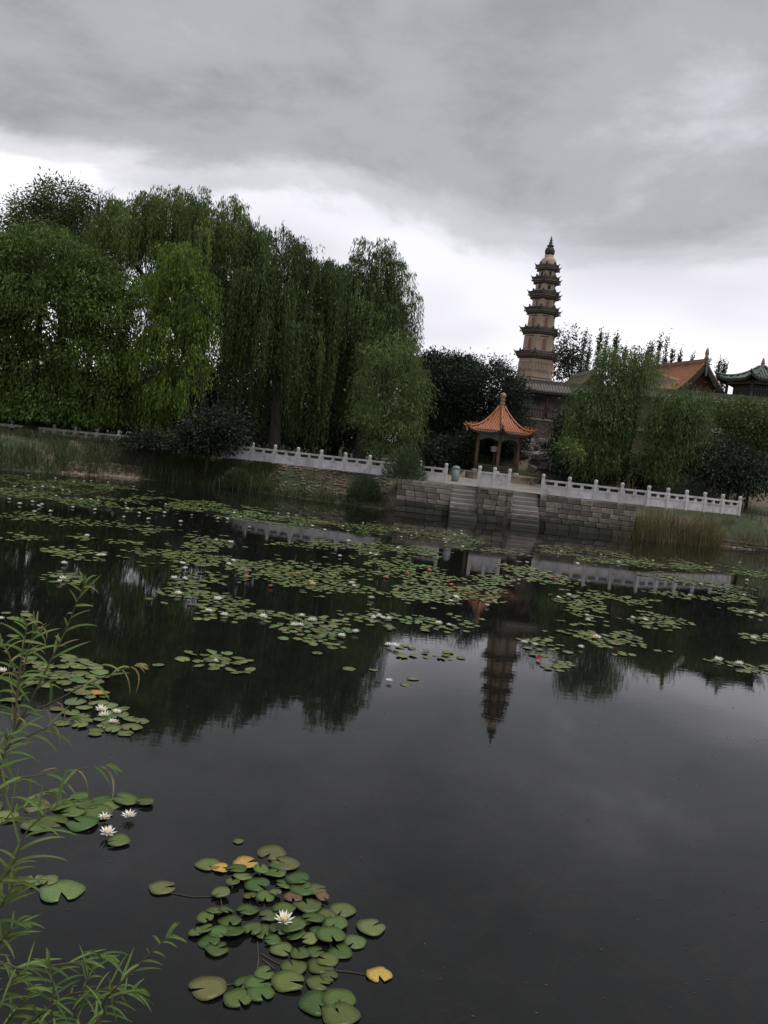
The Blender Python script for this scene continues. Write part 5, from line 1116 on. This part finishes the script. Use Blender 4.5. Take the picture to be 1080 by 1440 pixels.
# the foreground clump, leaf by leaf: (x, y, width) in the enlarged view 200,1160 / 2.842
FG = [(383, 68, 40, 'g'), (262, 162, 90, 'g'), (313, 177, 68, 'y'), (415, 158, 95, 'y'), (515, 115, 108, 'o'), (570, 160, 105, 'o'), (375, 185, 75, 'd'), (400, 217, 70, 'g'), (359, 242, 52, 'd'), (455, 250, 92, 'd'), (490, 300, 66, 'd'), (530, 200, 85, 'd'), (430, 292, 52, 'd'), (530, 285, 48, 'g'), (575, 240, 85, 'g'), (620, 230, 85, 'd'), (690, 265, 84, 'o'), (640, 268, 92, 'd'), (660, 330, 105, 'd'), (720, 300, 52, 'b'), (600, 300, 70, 'b'), (798, 345, 98, 'g'), (733, 367, 74, 'd'), (770, 403, 92, 'd'), (312, 285, 66, 'g'), (80, 255, 95, 'g'), (285, 360, 62, 'd'), (335, 352, 54, 'd'), (420, 345, 82, 'd'), (350, 388, 84, 'd'), (250, 388, 62, 'd'), (245, 430, 66, 'd'), (300, 440, 72, 'd'), (360, 435, 94, 'd'), (265, 472, 78, 'd'), (298, 502, 84, 'd'), (212, 440, 50, 'd'), (440, 430, 74, 'd'), (490, 435, 92, 'd'), (565, 348, 84, 'd'), (505, 370, 72, 'd'), (600, 420, 94, 'd'), (610, 450, 72, 'd'), (520, 468, 60, 'd'), (665, 467, 68, 'g'), (710, 430, 74, 'd'), (752, 455, 108, 'd'), (913, 415, 105, 'g'), (847, 472, 86, 'g'), (790, 513, 88, 'd'), (738, 545, 78, 'd'), (630, 520, 72, 'd'), (690, 510, 66, 'd'), (557, 502, 84, 'g'), (605, 575, 92, 'd'), (583, 632, 118, 'd'), (710, 570, 92, 'd'), (703, 637, 86, 'd'), (745, 610, 62, 'd'), (488, 600, 72, 'd'), (405, 635, 68, 'd'), (460, 640, 94, 'd'), (470, 678, 94, 'd'), (380, 700, 98, 'd'), (262, 655, 130, 'o'), (702, 720, 128, 'd'), (785, 700, 114, 'd'), (790, 765, 134, 'd'), (945, 602, 92, 'y'), (540, 165, 60, 'd'), (475, 190, 60, 'd'), (680, 385, 80, 'd'), (640, 390, 70, 'd'), (545, 430, 70, 'd')]
c0 = Wp(390, 1295); fgc = Clump('clump of overlapping dark lily pads with a single white flower', 'lily mats by the near bank', (c0.x, c0.y, 0))
for k, (x_, y_, w, kd) in enumerate(FG):
    q = Wp(200 + x_ / 2.842, 1160 + y_ / 2.842); r_ = w / 2.842 / 2 * (q - CAM).length / FPX * 1.0
    inner = 180 < y_ < 480 and 200 < x_ < 780
    me = random.choice(PADS[kd])
    piece('pad', me, fgc.o, (q.x, q.y, 0.008 + (random.uniform(0.0, 0.03) if inner else 0.002 * (k % 4))), (r_, r_, r_), random.uniform(0, 6.28), (random.gauss(0, .09 if inner else .012), random.gauss(0, .09 if inner else .012)))
q = Wp(398, 1309); fgc.flower(q.x, q.y, 0.082, 'w', 0.06)
for pts in ([(105, 272), (200, 290), (310, 288)], [(312, 285), (318, 330)], [(460, 470), (465, 540), (458, 600)], [(470, 515), (520, 545), (560, 565)], [(325, 645), (380, 636)], [(755, 583), (830, 590), (900, 602)], [(480, 540), (530, 580)]):
    w_ = [Wp(200 + a / 2.842, 1160 + b_ / 2.842) + Vector((0, 0, 0.004)) for a, b_ in pts]; MB().tube(w_, 0.0045, 5).build('stem', M_petiole, fgc.o)
print('pads', NPAD)
db = MB(); rd = random.Random(4)
for _ in range(260):
    q = Wp(rd.uniform(60, 1075), rd.uniform(960, 1435)); a = rd.random() * 3.1; l_ = rd.uniform(0.004, 0.022)
    db.box((q.x, q.y, 0.002), (l_, l_ * rd.uniform(.25, .6), 0.003), a)
tag(db.build('floating_debris', M_petiole), 'fine specks of leaf litter floating on the open water', 'leaf litter', kind='stuff')

# ------------------------------------------------------------------ leafy herbs on the near bank
def blade_mesh(name, pts, w, mat, fold, seed):
    """lance shaped leaf along pts, folded on its midrib"""
    pts = [Vector(p) for p in pts]; K = len(pts); V = []; ref = Vector((random.uniform(-.4, .4), -0.75, 0.6)).normalized()
    for i, p in enumerate(pts):
        d = (pts[min(i + 1, K - 1)] - pts[max(i - 1, 0)]).normalized(); sd = d.cross(ref).normalized(); nr = sd.cross(d)
        u = i / (K - 1); ww = w * (math.sin(math.pi * min(u * 0.9 + 0.1, 1.0) ** 0.75) ** 0.8 if u < 1 else 0.0) / 2 + 0.0004
        V += [p - sd * ww + nr * fold * ww, p, p + sd * ww + nr * fold * ww]
    F_ = [(3 * i + j, 3 * i + j + 1, 3 * i + 3 + j + 1, 3 * i + 3 + j) for i in range(K - 1) for j in (0, 1)]
    me = bpy.data.meshes.new(name); me.from_pydata([tuple(v_) for v_ in V], [], F_); me.materials.append(mat); me.polygons.foreach_set('use_smooth', [True] * len(F_))
    a = me.attributes.new('tone', 'FLOAT', 'FACE'); a.data.foreach_set('value', np.full(len(F_), random.random(), np.float32)); return me
def catmull(pts, n):
    P_ = [pts[0] * 2 - pts[1]] + pts + [pts[-1] * 2 - pts[-2]]; out = []
    for i in range(1, len(P_) - 2):
        for k in range(n):
            t_ = k / n; a, b_, c, d = P_[i - 1:i + 3]
            out.append(0.5 * ((b_ * 2) + (c - a) * t_ + (a * 2 - b_ * 5 + c * 4 - d) * t_ ** 2 + (b_ * 3 - a - c * 3 + d) * t_ ** 3))
    return out + [pts[-1]]
rh = random.Random(21)
def herb(label, root, stems, D):
    """stems: lists of photo pixels (x, y[, depth]), leaves all along, curled dry tips"""
    root = Vector((root[0], root[1], tz(root[0], root[1]) - 0.02)); th = thing('leafy_herb', root, label, 'plant', 'leafy herbs on the near bank')
    for si, st in enumerate(stems):
        pts = [P(p[0], p[1], p[2] if len(p) > 2 else D + 0.06 * si) for p in st['p']]
        if st.get('root', True): pts = [root, root.lerp(pts[0], 0.5) + Vector((0, 0, 0.05))] + pts
        line = catmull(pts, 6); n = len(line); rb = st.get('r', 0.0055)
        MB().tube(line, [rb * (1 - 0.75 * i / (n - 1)) for i in range(n)], 6).build('stem', M_stem, th, True)
        start = 9 if st.get('root', True) else 1
        ks = int(st.get('n', 12) * 1.35); lmul = st.get('l', 1.0); dry = st.get('dry', 0.0)
        for j in range(ks):
            u = (j + rh.random()) / ks; i = int(start + (n - 1 - start) * u); i = min(max(i, 1), n - 2); p = line[i]; d = (line[i + 1] - line[i - 1]).normalized()
            sgn = 1 if j % 2 else -1; az = rh.uniform(-1.3, 1.3)
            out = (Rv * sgn * math.cos(az) + Fv * math.sin(az) * 0.8).normalized(); L_ = rh.uniform(0.085, 0.20) * lmul * (1 - 0.25 * u)
            dirv = (d * rh.uniform(0.3, 1.1) + out * rh.uniform(0.4, 1.0) + Vector((0, 0, rh.uniform(-.3, .3)))).normalized(); droop = rh.uniform(0.2, 1.5); curl = rh.random() < dry
            q = [p]; dd = dirv.copy(); K = 6
            for k in range(K):
                dd = (dd + Vector((0, 0, -1)) * droop * (0.16 if not curl else 0.42) + (out * -0.25 if curl else Vector())).normalized(); q.append(q[-1] + dd * (L_ / K))
            link('leaf', blade_mesh('leaf', q, rh.uniform(0.0065, 0.0115) * (0.6 if curl else 1) * min(lmul, 1.2), F_herb_dry if (curl and rh.random() < .7) else F_herb, 0.35, j), th)
        if st.get('tip', True):
            for j in range(4):
                p = line[-1]; d = (line[-1] - line[-3]).normalized(); q = [p]; dd = (d + Rv * rh.uniform(-.7, .7) + Fv * rh.uniform(-.3, .3)).normalized()
                for k in range(5):
                    dd = (dd + Vector((0, 0, -1)) * rh.uniform(0.1, 0.45)).normalized(); q.append(q[-1] + dd * rh.uniform(0.008, 0.017))
                link('leaf', blade_mesh('leaf', q, 0.009, F_herb_dry if dry > .3 else F_herb, 0.4, j), th)
D1 = 3.3
herb('tallest leafy herb with drooping tips rising over the lily mats', (-2.15, 3.35), [
    {'p': [(-14, 1085), (2, 1066), (18, 1035), (22, 1000), (26, 960), (32, 915), (38, 880)], 'n': 26, 'r': 0.0085, 'dry': .25},
    {'p': [(18, 1030), (42, 988), (68, 935), (92, 888), (106, 852), (119, 822)], 'root': False, 'n': 17, 'dry': .15},
    {'p': [(24, 985), (34, 940), (42, 905), (52, 880)], 'root': False, 'n': 15, 'dry': .4},
    {'p': [(12, 1045), (35, 1008), (78, 986), (110, 968), (142, 954), (172, 942), (190, 936)], 'root': False, 'n': 12, 'dry': .45},
    {'p': [(10, 1050), (50, 1030), (98, 1010)], 'root': False, 'n': 8, 'dry': .3},
    {'p': [(26, 960), (12, 920), (2, 900)], 'root': False, 'n': 8, 'dry': .2}], D1)
herb('leafy herb with long arching stem over the dark lily clump', (-2.05, 3.05), [
    {'p': [(-20, 1104), (12, 1095), (50, 1091), (100, 1083), (150, 1076)], 'n': 14, 'dry': .2, 'l': 1.1},
    {'p': [(-12, 1180), (10, 1150), (30, 1128), (70, 1112)], 'n': 12, 'l': 1.1, 'dry': .1},
    {'p': [(-15, 1130), (2, 1080), (10, 1040)], 'n': 9, 'dry': .1}], 3.1)
herb('leafy herb with broad blades at the water edge of the bank', (-1.95, 2.85), [
    {'p': [(-25, 1268), (5, 1235), (22, 1208), (36, 1172), (62, 1146), (88, 1130)], 'n': 17, 'l': 1.2, 'r': 0.007},
    {'p': [(-15, 1300), (8, 1262), (20, 1240)], 'n': 12, 'l': 1.1},
    {'p': [(-15, 1345), (5, 1320), (22, 1300)], 'n': 12, 'l': 1.1}], 2.9)
herb('low leafy herb spreading sideways over open water', (-1.75, 2.45), [
    {'p': [(-20, 1372), (30, 1362), (80, 1357), (125, 1350), (150, 1346)], 'n': 15, 'l': 0.9},
    {'p': [(30, 1450), (60, 1425), (95, 1400), (125, 1395), (158, 1388)], 'n': 16, 'l': 0.9},
    {'p': [(-20, 1420), (10, 1385), (25, 1370)], 'n': 10, 'l': 1.0},
    {'p': [(-10, 1460), (20, 1425), (40, 1395)], 'n': 12, 'l': 1.0}], 2.75)
herb('low leafy herb with a thin pointed shoot reaching over the water', (-1.45, 2.15), [
    {'p': [(130, 1450), (145, 1410), (170, 1382), (200, 1352), (220, 1332), (236, 1318)], 'n': 13, 'l': 0.75},
    {'p': [(120, 1455), (150, 1420), (172, 1400), (190, 1393)], 'n': 14, 'l': 0.75},
    {'p': [(60, 1460), (72, 1420), (75, 1385), (68, 1360)], 'n': 12, 'l': 0.9},
    {'p': [(100, 1460), (105, 1425), (120, 1385), (128, 1362)], 'n': 12, 'l': 0.8}], 2.6)
